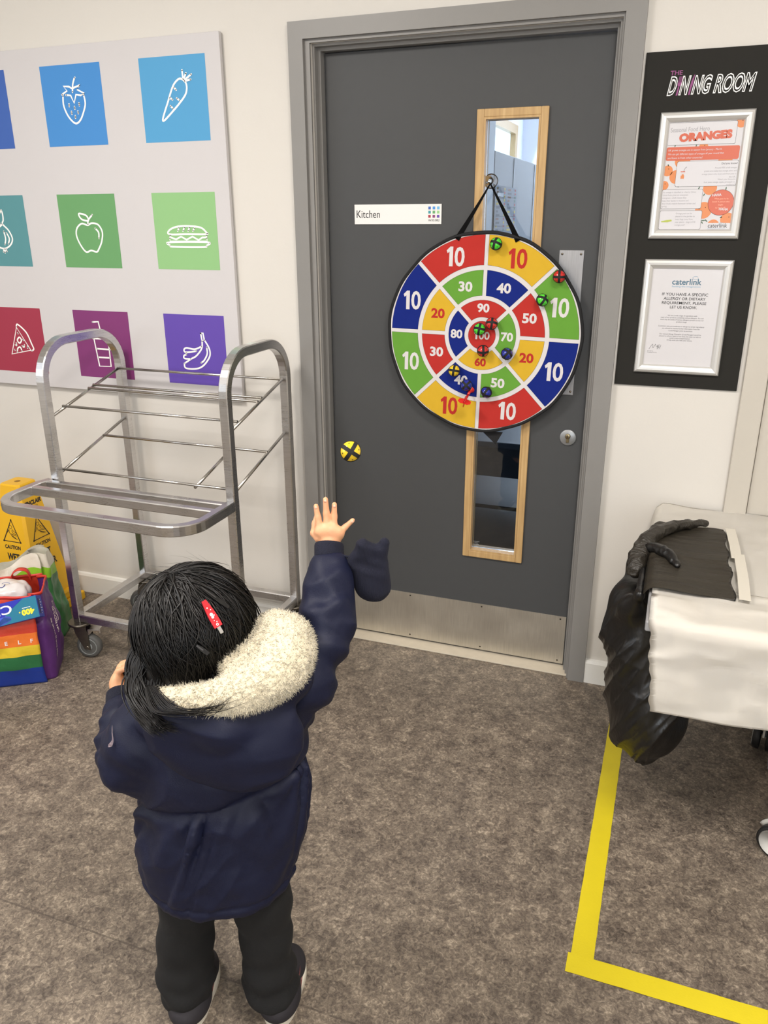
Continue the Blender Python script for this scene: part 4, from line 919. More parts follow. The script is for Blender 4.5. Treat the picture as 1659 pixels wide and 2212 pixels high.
ink.disc(-.150, .018, .058, 1, 1, 40, .0172); ink.poly([(-.26, .003), (-.135, .003), (-.135, .020), (-.26, .020)], 0, 3)
ink.text('400', 2, x0=-.056, y0=.016, w=.043, h=.021, l=3, bold=.06, rot=PI); ink.disc(-.062, .030, .0028, 2, 3, 10); ink.rect(-.052, .041, -.024, .0428, 3, 3)
ink.text('CLING', 3, x0=-.245, y0=.034, w=.16, h=.031, l=4, bold=.015, rot=PI); ink.text('All Purpose', 3, x0=-.215, y0=.007, w=.072, h=.009, l=4, rot=PI)
ink2 = Ink(b, (.0002, 0, 0), (0,1,0), (0,0,1), .0003); ink2.rect(.012, .012, .020, .064, 5, 1); ink2.text('RECYCLABLE', 3, x0=.0105, y0=.0365, w=.042, h=.0042, l=2, rot=PI/2) if 0 else None
for i in range(6): ink2.text(('caterwrap', 'catering', 'film 300mm', 'keep dry', 'see base', 'freezer')[i], 3, x0=.026, y0=.012+.0095*i, w=.018, h=.0040, l=1) if 0 else ink2.rect(.026, .012+.0095*i, .026+.006+.010*((i*37) % 5)/4, .0145+.0095*i, 3, 1)
b.build('print', [mat('carton_teal', (14, 112, 142), .3), mat('carton_violet', (66, 92, 204), .3), mat('carton_yellow', (232, 216, 52), .35), WHITE_INK, mat('carton_deep_blue', (22, 38, 168), .3), BLACK_INK], bod)
# green carrier bag behind
gb = thing('green_carrier_bag', 'crumpled green and white plastic carrier bag behind the rainbow bag', 'bag', (-1.185, -.400, 0), (0, 0, .45))
rings = []
for i in range(34):
    f = i/33; z = .002 + .352*f
    w = .36*(1 - .18*f); d = .20*(1-.55*f)
    R_ = np.array(rect_ring(w, d, z, (30, 14), .05))
    n_ = R_[:, :2]/np.linalg.norm(R_[:, :2], axis=1, keepdims=True)
    R_[:, :2] += n_*(vnoise(R_, (11, 11, 9), 3, 14)*.026 + vnoise(R_, (30, 30, 20), 2, 15)*.007)[:, None]*min(1, .3+f*2)
    x = R_[:, 0]; R_[:, 2] = .002 + (R_[:, 2]-.002)*(.80 + .22/(1+np.exp(-(x-.035)*45)) - .50*np.clip(-x-.05, 0, 1) - 1.2*np.clip(x-.10, 0, 1))
    rings.append([tuple(p) for p in R_])
def gb_mi(i, j): return 2 if i > 27 else (1 if i > 23 else 0)
CM_ = dict(noise=.10, nscale=12, bump=.2, bscale=40)
gsh = bag_shell(gb, 'body', rings, [mat('carrier_green', (56, 116, 66), .30, **CM_), mat('carrier_lime', (140, 196, 52), .30, **CM_), mat('carrier_white', (222, 216, 200), .35, **CM_)], gb_mi)

# ================================================================== YELLOW FLOOR TAPE
def ribbon(b, P, th):
    rows = [[l, r, (r[0], r[1], r[2]-th), (l[0], l[1], l[2]-th)] for l, r in P]
    V = b.grid(rows, len(rows), 4, 0, False, True, False); b.face(V[0]); b.face(V[-1][::-1]); bmesh.ops.recalc_face_normals(b.bm, faces=list(b.bm.faces))
TAPE = mat('yellow_floor_tape', (212, 193, 32), .45, noise=.05, nscale=25, bump=.05, bscale=200)
b = MB(); P = []
for i in range(40):
    y = -1.170 + (1.16)*i/39; P.append([(1.086+.0004*math.sin(i*1.7), y, .0009), (1.136+.0004*math.sin(i*2.3+1), y, .0009)])
ribbon(b, P, .0006)
o = b.build('floor_tape', [TAPE]); tag(o, 'yellow floor tape strip running from the near corner towards the door wall', 'tape', 'yellow floor marking tape')
b = MB(); P = []
for i in range(40):
    x = 1.080 + (1.2)*i/39; P.append([(x, -1.208+.0004*math.sin(i*1.9), .0018), (x, -1.157+.0004*math.sin(i*2.1), .0018)])
ribbon(b, P, .0006)
o = b.build('floor_tape', [TAPE]); tag(o, 'yellow floor tape strip running right along the bottom right corner', 'tape', 'yellow floor marking tape')
b = MB(); rr = random.Random(6)
for x, y, s_ in ((.105,-.92,.008), (-.63,-.52,.006), (-.70,-.60,.009), (-.06,-1.18,.005), (1.40,-.50,.006)):
    pts = [(x+s_*rr.uniform(.5,1)*math.cos(a), y+s_*.6*rr.uniform(.4,1)*math.sin(a)) for a in [2*PI*i/8 for i in range(8)]]
    lo_ = [b.v((p[0], p[1], .0004)) for p in pts]; hi_ = [b.v((x+(p[0]-x)*.6, y+(p[1]-y)*.6, .0025)) for p in pts]
    for i in range(8): b.face([lo_[i], lo_[(i+1)%8], hi_[(i+1)%8], hi_[i]])
    b.face(hi_)
tag(b.build('floor_crumbs', [mat('dark_crumb', (62, 48, 38), .8)]), 'small dark crumbs scattered on the floor', 'crumbs', kind='stuff')

# ================================================================== PAPER-COVERED TABLE ON CASTERS
TZ_ = .690; TX0, TX1, TY0, TY1 = 1.157, 2.75, -.832, -.030
tb = thing('mobile_table', 'folding table on twin casters hidden under white paper at the right', 'table', (1.95, -.43, 0))
b = MB(); b.box((TX0-1.95, TY0+.43, TZ_-.028), (TX1-1.95, TY1+.43, TZ_-.0015), 0, .004); b.build('tabletop', [mat('table_grey', (150, 150, 152), .5)], tb)
LG = mat('blue_grey_leg', (128, 136, 150), .4, noise=.03, nscale=10); CWHEEL = mat('caster_black', (28, 28, 29), .5); CDISC = mat('caster_disc', (196, 195, 190), .45, noise=.03, nscale=30)
for xx in (1.575, 2.45):
    b = MB(); b.sweep(spline([(xx-1.95, -.32+.43, .655), (xx-1.95, -.34+.43, .42), (xx-1.95, -.40+.43, .16), (xx-1.95, -.45+.43, .10)], 6), sq(.05, .09, .012), normal=(1,0,0), smooth=False); b.build('leg', [LG], tb)
    b = MB(); b.sweep(spline([(xx-1.95, -.16+.43, .118), (xx-1.95, -.3+.43, .150), (xx-1.95, -.5+.43, .150), (xx-1.95, -.70+.43, .118)], 6), sq(.045, .05, .012), normal=(1,0,0), smooth=False); b.build('foot_bar', [LG], tb)
    for yy, an in ((-.205, -.20), (-.672, 1.08)):
        c = bpy.data.objects.new('caster', None); COL.objects.link(c); c.parent = tb; c.location = (xx-1.95-.030, yy+.43, 0); c.rotation_euler = (0, 0, an)
        wr = .046
        b = MB()
        for s in (-1, 1): b.lathe([(wr*.80, s*.008), (wr, s*.010), (wr, s*.026), (wr*.86, s*.030)][::s], (0, 0, wr), 'X', 40)
        w = b.build('twin_wheel', [CWHEEL], c)
        for s in (-1, 1):
            b = MB(); b.lathe([(wr*.86, s*.0285), (wr*.80, s*.0315), (0, s*.0325)][::s], (0, 0, wr), 'X', 40); b.build('hub_disc', [CDISC], w)
        b = MB(); P = [(wr*.62*math.cos(a), wr+wr*.62*math.sin(a)) for a in [.1*PI*i for i in range(11)]]
        b.sweep([(0, wr*1.02*math.cos(a), wr+wr*1.02*math.sin(a)) for a in [PI*(.12+.76*i/14) for i in range(15)]], sq(.016, .006), normal=(1,0,0)); b.build('fender', [CDISC], c)
        b = MB(); b.tube([(.0, 0, wr), (.03, 0, wr+.055), (.045, 0, .125)], .010, 10); b.build('stem', [LG], c)

PAPW = mat('white_roll_paper', (250, 246, 238), .65, noise=.02, nscale=4, bump=.05, bscale=30)
def sheet(name, label, P, nu, nv, amp, seed, cat='paper', th=.0005, material=PAPW, sc=(7, 7, 7), crease=.5):
    A_ = np.array(P).reshape(-1, 3)
    G = A_.reshape(nu, nv, 3); du = np.gradient(G, axis=0); dv = np.gradient(G, axis=1); nn = np.cross(du, dv).reshape(-1, 3); nn /= np.linalg.norm(nn, axis=1, keepdims=True)+1e-9
    w = np.abs(vnoise(A_, sc, 2, seed)); w2 = 1-np.abs(vnoise(A_, tuple(x*1.7 for x in sc), 2, seed+4))*2
    d = amp*(w*1.2 + crease*np.maximum(0, w2-.35))
    A_ = A_ + nn*d[:, None]*np.sign(1)
    b = MB(); b.grid(A_.reshape(nu, nv, 3), nu, nv, 0); bmesh.ops.solidify(b.bm, geom=list(b.bm.faces), thickness=th)
    return tag(b.build(name, [material]), label, cat)
# profile along y: s = distance from the front hang bottom, over the edge, to the back
def prof(s, hang, r=.018):
    yf_ = TY0 - .004; zt = TZ_ + .0012
    if s < hang - r: return yf_ - .012*(1 - s/hang), zt - hang + s
    if s < hang - r + r*PI/2:
        a = (s - hang + r)/r; return yf_ + r - r*math.cos(a), zt - r + r*math.sin(a)
    return yf_ + r + (s - hang + r - r*PI/2), zt
P = []; nu, nv = 90, 80
for i in range(nu):
    u = i/(nu-1); row = []
    for j in range(nv):
        v = j/(nv-1); hang = .222 - .02*u + .004*math.sin(u*17)
        s = v*(hang + .205 - .06*math.exp(-(u/.10)**2)*0)
        y, z = prof(s, hang)
        x = TX0 + .008 + u*1.5 + (.026*(1-min(1, s/hang))*(1-u)**6) + (.002*math.sin(z*60) + .0015*math.sin(z*173))*(1-u)**20
        z += .012*math.exp(-((s-hang-.08)/.05)**2)*math.exp(-((u-.02)/.05)**2)
        row.append((x, y, z))
    P.append(row)
sheet('paper_sheet', 'white paper sheet hanging over the front edge of the table, lower right', P, nu, nv, .011, 2, sc=(4, 7, 7), crease=.8)
P = []; nu, nv = 70, 60
for i in range(nu):
    u = i/(nu-1); row = []
    for j in range(nv):
        v = j/(nv-1); x = TX0 + .0035 + u*1.48; y = -.642 + v*.627; z = TZ_ + .0006 + .012*math.exp(-((x-1.26)/.07)**2)*math.exp(-((y+.05)/.06)**2)
        ov = .090*min(1, max(0, (y+.20)/.10)) + .004          # overhang at the back left corner
        w_ = u*1.48 - ov
        if w_ < 0: x = TX0 - .0035 - .010*min(1, -w_/.05); z = TZ_ + .0006 + w_
        else: x = TX0 - .002 + w_
        row.append((x, y, z))
    P.append(row)
sheet('paper_sheet', 'white paper sheet at the back of the table against the wall', P, nu, nv, .005, 11, sc=(5, 5, 5), crease=.8)

# black bin bag taped over the table's left end
BAGB = mat('black_bin_bag', (13, 12, 12), .36, noise=.35, nscale=8, bump=.45, bscale=34, stretch=(1.0, 1.6, .5), spec=.6, bdist=.006)
BAGF = mat('black_bag_film', (74, 68, 58), .42, noise=.45, nscale=7, bump=.6, bscale=26, stretch=(.5, 6.0, 1), spec=.6, bdist=.005)
bb = thing('bin_bag', 'black plastic bin bag taped over the left end of the paper-covered table', 'bag', (1.157, -.45, 0))
F_ = Field((-.24, -.40, .01), (.28, .36, .72), .0042)
F_.chain([(-.022, .22, .655), (-.035, .10, .62), (-.050, -.02, .56), (-.055, -.06, .48)], [.012, .022, .040, .050], .05)
F_.chain([(-.022, -.19, .655), (-.040, -.14, .60), (-.045, -.08, .50)], [.012, .022, .045], .05)
F_.capsule((-.020, .20, .668), (-.020, -.20, .668), .010, .010, .02)
F_.ellipsoid((.005, -.03, .37), (.092, .155, .24), .06)
F_.ellipsoid((.045, -.05, .265), (.105, .150, .15), .05)
F_.capsule((.030, -.07, .16), (.045, -.09, .118), .055, .018, .05)
V, Fc = F_.mesh(); N_ = vnormals(V, Fc)
q = V.copy(); t_ = q[:, 0]*.86 - q[:, 2]*.50 - .35*q[:, 1]
def ridge(k, sc, sd, pw): return (1-np.abs(vnoise(np.stack([k, q[:, 0]*.12, (q[:, 2]*.81-q[:, 1]*.58)*.10], 1), (sc, sc, sc), 1, sd)))**pw
up_ = np.clip((.62-q[:, 2])/.12, .25, 1)
d_ = (.012*(ridge(t_, 17, 5, 4)-.3) + .0055*(ridge(t_ + .10*q[:, 2], 42, 9, 4)-.25) + .002*(ridge(q[:, 2]*.9 - .5*q[:, 1], 11, 13, 9)-.1))*up_
V = V + N_*d_[:, None]
V[:, 0] = np.where((V[:, 2] > .655) & (V[:, 0] > -.004), np.minimum(V[:, 0], -.004), V[:, 0])
link('body', np_mesh('bag_body', V, Fc), [BAGB], bb)
def film(name, P, nu, nv, seed, amp, mt):
    A_ = np.array(P).reshape(-1, 3); A_[:, 2] += np.abs(vnoise(A_, (5, 40, 5), 2, seed))*amp
    b = MB(); b.grid(A_.reshape(nu, nv, 3), nu, nv, 0); bmesh.ops.solidify(b.bm, geom=list(b.bm.faces), thickness=.0008); return b.build(name, [mt], bb)
P = []
for i in range(30):
    u = i/29; row = []
    for j in range(70):
        v = j/69; y = (-.235 + .005*math.sin(u*9)) + v*(.485 - .02*u)
        x = -.014 + u*(.208 - .010*v + .004*math.sin(v*23)); z = TZ_ + .0135 + .003*math.sin(u*5+v*3)
        if u < .12: z -= .020*(1-u/.12)**2
        row.append((x, y, z))
    P.append(row)
film('taped_flap', P, 30, 70, 7, .007, BAGF)
def crumple(name, pts, rs_, amp, seed, mt, flat=1.0):
    pts = np.array(spline(pts, 5)); rr_ = np.interp(np.linspace(0, 1, len(pts)), np.linspace(0, 1, len(rs_)), rs_)
    F2 = Field(pts.min(0) - .06, pts.max(0) + .06, .0034); F2.chain(list(pts), list(rr_), .012); V, Fc = F2.mesh(); N_ = vnormals(V, Fc)
    al = V[:, 0]*.6 + V[:, 1]*.8
    V = V + N_*(((1-np.abs(vnoise(np.stack([V[:, 0]*.9 - V[:, 1]*.6, al*.25, V[:, 2]*.9], 1), (60, 60, 60), 1, seed)))**2 - .45)*amp + vnoise(V, (38, 38, 38), 2, seed+3)*amp*.6)[:, None]
    return link(name, np_mesh(name, V, Fc), [mt], bb)
crumple('rolled_edge', [(.135, .255, TZ_+.022), (.080, .215, TZ_+.026), (.030, .160, TZ_+.029), (-.012, .085, TZ_+.027), (-.036, .010, TZ_-.002), (-.040, -.045, TZ_-.030)], (.005, .011, .015, .018, .022, .019), .0050, 3, mat('rolled_bag_film', (44, 40, 34), .36, noise=.4, nscale=30, bump=.5, bscale=70, stretch=(1, 3, 1)))
crumple('bag_knot', [(-.016, .02, TZ_+.020), (.012, .0, TZ_+.025), (.040, -.040, TZ_+.026), (.062, -.088, TZ_+.020)], (.007, .011, .011, .005), .003, 8, BAGB)
b = MB()
b.sweep([(.200, .245, TZ_+.0175), (.206, .10, TZ_+.018), (.207, .02, TZ_+.018)], sq(.026, .0006), normal=(0,0,1), smooth=False); b.build('masking_tape', [mat('pale_tape', (206, 201, 189), .55)], bb)
b = MB(); b.sweep([(.214, .05, TZ_+.0185), (.216, -.10, TZ_+.018), (.214, -.235, TZ_+.0175)], sq(.026, .0006), normal=(0,0,1), smooth=False); b.build('masking_tape', [mat('pale_tape', (206, 201, 189), .55)], bb)
# ================================================================== SOFT BALLS
BALLR = .0183
BANDM = mat('black_hook_band', (20, 20, 21), .75, noise=.2, nscale=400)
_BALL = {}
def cross_to_camera(loc, roll, dx=0.0, dz=0.0):
    # turns a crossing of two bands roughly towards the viewer's side of the room
    d = (Vector((1.15, -2.54, 1.55)) - Vector(loc)).normalized() + Vector((dx, 0, dz))
    q = Vector((0, -1, 0)).rotation_difference(d.normalized())
    return tuple((q @ Matrix.Rotation(roll, 3, 'Y').to_quaternion()).to_euler())
def make_ball(col, rgb, name_label, group, loc, rot, r=BALLR):
    if col not in _BALL:
        cm = mat('ball_' + col, rgb, .18, coat=.5)
        b = MB(); b.sphere((0, 0, 0), 1.0, 32, 18, 0)
        for sx in (-1, 1):
            for sy in (-1, 1):
                for sz in (-1, 1):
                    n = Vector((sx, sy, sz)).normalized(); u = n.orthogonal().normalized(); w = n.cross(u)
                    b.face([b.v(n*1.004 + (u*math.cos(a) + w*math.sin(a))*.075) for a in [2*PI*i/10 for i in range(10)]], 1)
        m1 = bpy.data.meshes.new('shell'); b.bm.to_mesh(m1); b.bm.free(); m1.materials.append(cm); m1.materials.append(BANDM)
        b = MB()
        for ax in ((1,0,0), (0,1,0), (0,0,1)):
            n = Vector(ax); u = n.orthogonal().normalized(); w = n.cross(u)
            b.sweep([(u*math.cos(a) + w*math.sin(a))*1.022 for a in [2*PI*i/48 for i in range(48)]], sq(.048, .40), closed=True, normal=n, mi=0, smooth=False)
        bmesh.ops.recalc_face_normals(b.bm, faces=list(b.bm.faces))
        m2 = bpy.data.meshes.new('bands'); b.bm.to_mesh(m2); b.bm.free(); m2.materials.append(BANDM)
        _BALL[col] = (m1, m2)
    t = thing('sticky_ball', name_label, 'ball', loc, rot, group); t.scale = (r, r, r)
    for nm, me in zip(('shell', 'hook_bands'), _BALL[col]):
        o = bpy.data.objects.new(nm, me); COL.objects.link(o); o.parent = t
    return t
BG = 'hook ball darts on the board'; YB_ = CY - .003 - .0012 - BALLR*1.045
RED, GRN, BLU, YLW = (206, 44, 40), (80, 214, 54), (30, 44, 150), (236, 200, 40)
for col, rgb, px, pz, lab, rot in (
    ('green', GRN, .588, 1.477, 'bright green ball stuck in the topmost yellow sector beside the strap', (.25, -.25, .35)),
    ('red', RED, .7885, 1.3835, 'red ball stuck on the upper right rim of the dartboard', (0, .0, -.1)),
    ('green', GRN, .7415, 1.3125, 'bright green ball stuck between red fifty and the right green ten', (.45, .55, .35)),
    ('red', RED, .5850, 1.2345, 'red ball stuck at the upper right of the red centre', (.05, .05, .30)),
    ('green', GRN, .5460, 1.2155, 'bright green ball stuck just above the number one hundred', (.15, -.05, .15)),
    ('red', RED, .5600, 1.1470, 'red ball stuck between the red centre and the yellow sixty', (.0, .1, -.35)),
    ('blue', BLU, .6390, 1.1415, 'dark blue ball stuck below the number seventy', (.7, .4, .4)),
    ('yellow', YLW, .4650, 1.0770, 'yellow ball stuck above the lower left number forty', (.12, -.1, .05)),
    ('blue', BLU, .5085, 1.0310, 'dark blue ball covering part of the lower left number forty', (.75, -.05, .0)),
    ('blue', BLU, .5770, 1.0125, 'dark blue ball stuck below the lower green fifty', (.5, -.45, -.5))):
    make_ball(col, rgb, lab, BG, (px, YB_, pz), cross_to_camera((px, YB_, pz), *rot))
make_ball('yellow', YLW, 'yellow and black ball flying in mid air above the raised hand', None, (.6038, -1.2303, 1.1440), cross_to_camera((.6038, -1.2303, 1.1440), .55, .05, -.05), .0190)
# red dart
t = thing('toy_dart', 'red plastic dart stuck at the bottom of the lower left blue sector', 'dart', (.520, CY-.0045, 1.0145))
RP = mat('red_translucent_plastic', (214, 40, 36), .35); d_ = Vector((-.007, -.075, -.036)).normalized()
b = MB(); b.lathe([(0, 0), (.012, .0005), (.0125, .003), (.009, .006), (.006, .011), (.0045, .016), (.0042, .030)], (0, 0, 0), tuple(d_), 24); b.build('cup_tip', [RP], t)
b = MB(); b.tube([d_*.030, d_*.074], .0040, 10, scale=[1.0, .7]); b.build('shaft', [RP], t)
b = MB(); u = d_.orthogonal().normalized(); w = d_.cross(u)
for k in range(4):
    dr = (u*math.cos(PI/2*k+.5) + w*math.sin(PI/2*k+.5)); side = d_.cross(dr)*.0005
    Q = [d_*.052, d_*.060 + dr*.020, d_*.072 + dr*.022, d_*.080 + dr*.012, d_*.078]
    A_ = [b.v(q + side) for q in Q]; B_ = [b.v(q - side) for q in Q]; b.face(A_); b.face(B_[::-1])
    for i in range(5): b.face([A_[i], B_[i], B_[(i+1) % 5], A_[(i+1) % 5]])
b.build('flight', [RP], t)
# ================================================================== THE CHILD
# local axes: x to the right of the picture, y away from the camera, z up
KID_YAW = 0.3535      # the child faces the dartboard a little from the right
KID = thing('person', 'small child in a navy parka and black trousers, seen from behind, right arm raised', 'person', (.45, -1.50, 0), (0, 0, KID_YAW))
SKIN = mat('skin', (222, 164, 124), .5, noise=.06, nscale=40, bump=.05, bscale=200)
SKIN.node_tree.nodes['Principled BSDF'].inputs['Subsurface Weight'].default_value = .12
SKIN.node_tree.nodes['Principled BSDF'].inputs['Subsurface Radius'].default_value = (.02, .008, .004)
NAVY = mat('navy_padded_nylon', (11, 17, 44), .58, noise=.15, nscale=9, bump=.10, bscale=420, spec=.34)
NAVY_KNIT = mat('navy_rib_knit', (13, 16, 36), .9, noise=.2, nscale=200, bump=.35, bscale=500, stretch=(1, 1, .08))
BLACK_JERSEY = mat('black_jersey', (13, 13, 14), .9, noise=.15, nscale=200, bump=.1, bscale=500)
FLEECE = mat('cream_fleece', (222, 211, 184), .95, noise=.08, nscale=60, bump=.9, bscale=170, sheen=.4, bdist=.006)
HAIRM = mat('dark_brown_hair', (13, 10, 9), .40, noise=.5, nscale=50, spec=.45)
HEAD = np.array((-.032, .030, .862)); HR = np.array((.088, .098, .104))
# --- body: one continuous skin surface (head, neck, torso, both arms and hands, upper legs)
F_ = Field((-.28, -.16, .18), (.28, .25, 1.10), .0024)
F_.ellipsoid(HEAD, HR, .01)
F_.ellipsoid(HEAD + np.array((.006, .040, -.040)), (.066, .066, .070), .03)          # cheeks and jaw
F_.ellipsoid(HEAD + np.array((.070, .040, -.022)), (.034, .038, .040), .02)          # right cheek
F_.capsule(HEAD + np.array((.008, .098, -.020)), HEAD + np.array((.009, .112, -.030)), .008, .011, .012)   # nose
F_.ellipsoid(HEAD + np.array((.009, .098, -.062)), (.020, .010, .008), .006)         # lips
F_.ellipsoid(HEAD + np.array((.009, .088, -.086)), (.022, .018, .014), .012)         # chin
for s in (-1, 1):
    F_.ellipsoid(HEAD + np.array((.008 + s*.032, .088, -.008)), (.014, .012, .010), .008)   # eyes
    F_.ellipsoid(HEAD + np.array((s*.089, .018, -.030)), (.009, .018, .026), .006)           # ears
F_.chain([(-.020, .010, .80), (-.012, 0, .74)], [.044, .050], .02)
F_.chain([(-.012, 0, .715), (-.012, 0, .60), (-.022, 0, .46), (-.025, 0, .36)], [.075, .080, .080, .082], .03)
F_.chain([(-.07, .0, .36), (-.094, .0, .24)], [.048, .034], .02); F_.chain([(.03, .0, .36), (.052, .0, .24)], [.048, .034], .02)
F_.chain([(.075, -.005, .735), (.165, .020, .815), (.199, .062, .862), (.198, .130, .955), (.197, .146, .982)], [.038, .032, .027, .021, .0185], .015)
F_.chain([(-.10, 0, .715), (-.165, -.010, .655), (-.182, -.006, .606), (-.212, .085, .640), (-.226, .126, .664)], [.038, .032, .027, .021, .018], .015)
# right hand, open, back of the hand to the camera
F_.ellipsoid((.1975, .150, .9985), (.0275, .0105, .021), .008)
F_.chain([(.181, .148, 1.004), (.197, .148, 1.006), (.213, .149, 1.001)], [.0105, .0105, .0100], .008)
for P, r in (([(.1805, .1490, 1.006), (.1765, .155, 1.030), (.1735, .158, 1.0505)], (.0068, .0058, .0048)),
             ([(.1940, .1490, 1.008), (.1925, .156, 1.037), (.1915, .158, 1.0635)], (.0070, .0060, .0050)),
             ([(.2060, .1495, 1.006), (.2068, .156, 1.031), (.2078, .157, 1.0540)], (.0068, .0058, .0048)),
             ([(.2150, .1500, .998), (.2270, .155, 1.010), (.2410, .157, 1.0225)], (.0066, .0054, .0045)),
             ([(.1780, .150, .990), (.1690, .160, .996), (.1690, .178, 1.008), (.172, .192, 1.018)], (.0095, .0080, .0065, .0055))):
    F_.chain(P, r, .0035)
# left hand, curled round a ball
BL = np.array((-.2125, .171, .688))
F_.ellipsoid((-.236, .150, .682), (.0125, .022, .021), .008)
F_.chain([(-.226, .130, .666), (-.236, .145, .678)], [.0175, .015], .008)
for k, (yy, zz_) in enumerate(((.1500, .7000), (.1630, .7030), (.1760, .7010), (.1870, .6960))):
    F_.chain([(-.239, yy-.004, zz_-.010), (-.232, yy, zz_+.0045), (-.2185, yy+.001, zz_+.0105), (-.204, yy+.001, zz_+.0065)], [.0072, .0062, .0056, .0047], .003)
F_.chain([(-.226, .134, .668), (-.206, .140, .680), (-.198, .1495, .695), (-.197, .156, .704)], [.009, .0075, .0062, .0050], .004)
V, Fc = F_.mesh(); link('body', np_mesh('child_body', V, Fc), [SKIN], KID)
# fingernails, one mesh per hand would be pattern; kept as flush ovals of the raised hand
for (x, y, z, a) in ((.1738, .1535, 1.0490, .08), (.1916, .1535, 1.0620, .02), (.2078, .1525, 1.0520, -.03), (.2400, .1530, 1.0215, -.85)):
    b = MB(); b.M = Matrix.Translation((x, y, z)) @ Matrix.Rotation(-a, 4, 'Y') @ Matrix.Rotation(-.15, 4, 'X')
    b.lathe([(.0031, 0), (.0028, -.0006), (0, -.0009)], (0, 0, 0), (0, 1, 0), 14); b.build('fingernail', [mat('nail', (232, 178, 152), .3)], KID)

# --- jacket: padded body, raised right sleeve, bent left sleeve
def tab(z, T):
    zs_ = np.array([t[0] for t in T]); return [np.interp(z, zs_, np.array([t[i] for t in T])).astype(np.float32) for i in range(1, 5)]
JT = [(.31, -.028, .000, .128, .108), (.335, -.027, .000, .141, .117), (.36, -.026, .000, .150, .122), (.42, -.019, .000, .157, .122), (.48, -.013, .000, .158, .118), (.53, -.009, .000, .157, .112),
      (.575, -.008, .000, .152, .106), (.63, -.006, .000, .155, .108), (.69, -.004, .000, .152, .100), (.735, -.002, .000, .132, .088), (.775, .000, .004, .085, .068), (.80, .000, .006, .055, .050)]
def waist(x): return .575 + .25*(x + .01)
JF = Field((-.30, -.19, .285), (.31, .21, 1.03), .0040)
def torso(X, Y, Z):
    zw = waist(X); Zs = Z + 0*X
    cx, cy, a, b_ = tab(np.broadcast_to(Z, (1, 1, Z.shape[2])), JT)
    x = (X - cx)/a; y = (Y - cy)/b_
    r = np.sqrt(x*x + y*y) + 1e-6; th = np.arctan2(y, x)
    dz = zw - Zs                                       # below the waist seam: gathers fading downwards
    below = np.clip(dz/.02, 0, 1)*np.exp(-np.clip(dz, 0, 1)/.11)
    thb = th + dz*3.2*np.sign(np.cos(th*.5)) + .35*np.sin(th*4+.6)
    g = np.sin(thb*17 + 1.6*np.sin(th*5+dz*20))*.0085*below*(.55+.45*np.sin(th*7+2)) + np.sin(thb*8 + 1.3 + 2*np.sin(th*3))*.0095*np.clip(dz/.04, 0, 1)*np.exp(-np.clip(dz, 0, 1)/.14)*(.6+.4*np.sin(th*3.0+dz*12))
    pinch = -.0085*np.exp(-(dz/.010)**2)
    puff = .006*np.exp(-((dz + .045)/.035)**2)
    hem = -.0035*np.exp(-((Zs - .362)/.005)**2) + .002*np.exp(-((Zs - .348)/.010)**2)
    d = (r - 1)*np.minimum(a, b_)*(.35 + .65*np.minimum(1, r)) - (g + pinch + puff + hem)
    lowz = .335 - Zs; hi = Zs - .80
    return np.maximum(np.maximum(d, lowz), hi).astype(np.float32)
JF.add(torso, (-.20, -.15, .32), (.20, .15, .82), .012)
# sleeves
def sleeve(P, R_, fr, amp, k=.03):
    P = [np.array(p, float) for p in P]; cum = np.concatenate([[0], np.cumsum([np.linalg.norm(P[i+1]-P[i]) for i in range(len(P)-1)])])
    for i in range(len(P)-1):
        a, b_ = P[i], P[i+1]; ab = b_-a; L2 = ab@ab
        def fn(X, Y, Z, a=a, ab=ab, L2=L2, i=i):
            t = np.clip(((X-a[0])*ab[0] + (Y-a[1])*ab[1] + (Z-a[2])*ab[2])/L2, 0, 1)
            s_ = cum[i] + t*math.sqrt(L2)
            dx, dy, dz = X-a[0]-ab[0]*t, Y-a[1]-ab[1]*t, Z-a[2]-ab[2]*t
            w = amp*np.sin(s_*fr + 2.2*np.sin(dx*38 + dz*21 + s_*8))*(.6+.4*np.sin(s_*19+dy*60))
            return (np.sqrt(dx*dx+dy*dy+dz*dz) - (R_[i] + (R_[i+1]-R_[i])*t) - w).astype(np.float32)
        m = max(R_[i], R_[i+1]) + amp; JF.add(fn, np.minimum(a, b_)-m, np.maximum(a, b_)+m, k)
sleeve([(.085, -.010, .715), (.150, .004, .785), (.196, .052, .860), (.199, .098, .915), (.1975, .118, .943)], [.070, .058, .0465, .040, .0345], 118, .0085)
sleeve([(-.100, -.010, .708), (-.145, -.020, .668), (-.174, -.018, .618), (-.198, .045, .626), (-.217, .092, .645)], [.064, .056, .0465, .042, .0360], 112, .0080)
V, Fc = JF.mesh()
N_ = vnormals(V, Fc)
diag = np.stack([V[:, 0]*.75 - V[:, 2]*.55 + V[:, 1]*.2, (V[:, 0]*.55 + V[:, 2]*.75)*.30, V[:, 1]*.5], 1)
msk = 1/(1+np.exp((V[:, 2]-.72)*40))
V = V + N_*((vnoise(V, (13, 13, 13), 2, 3)*.0045) + vnoise(V, (34, 34, 34), 2, 23)*.0022 + ((1-np.abs(vnoise(diag, (22, 22, 22), 1, 21)))**3-.3)*.0060*msk)[:, None]
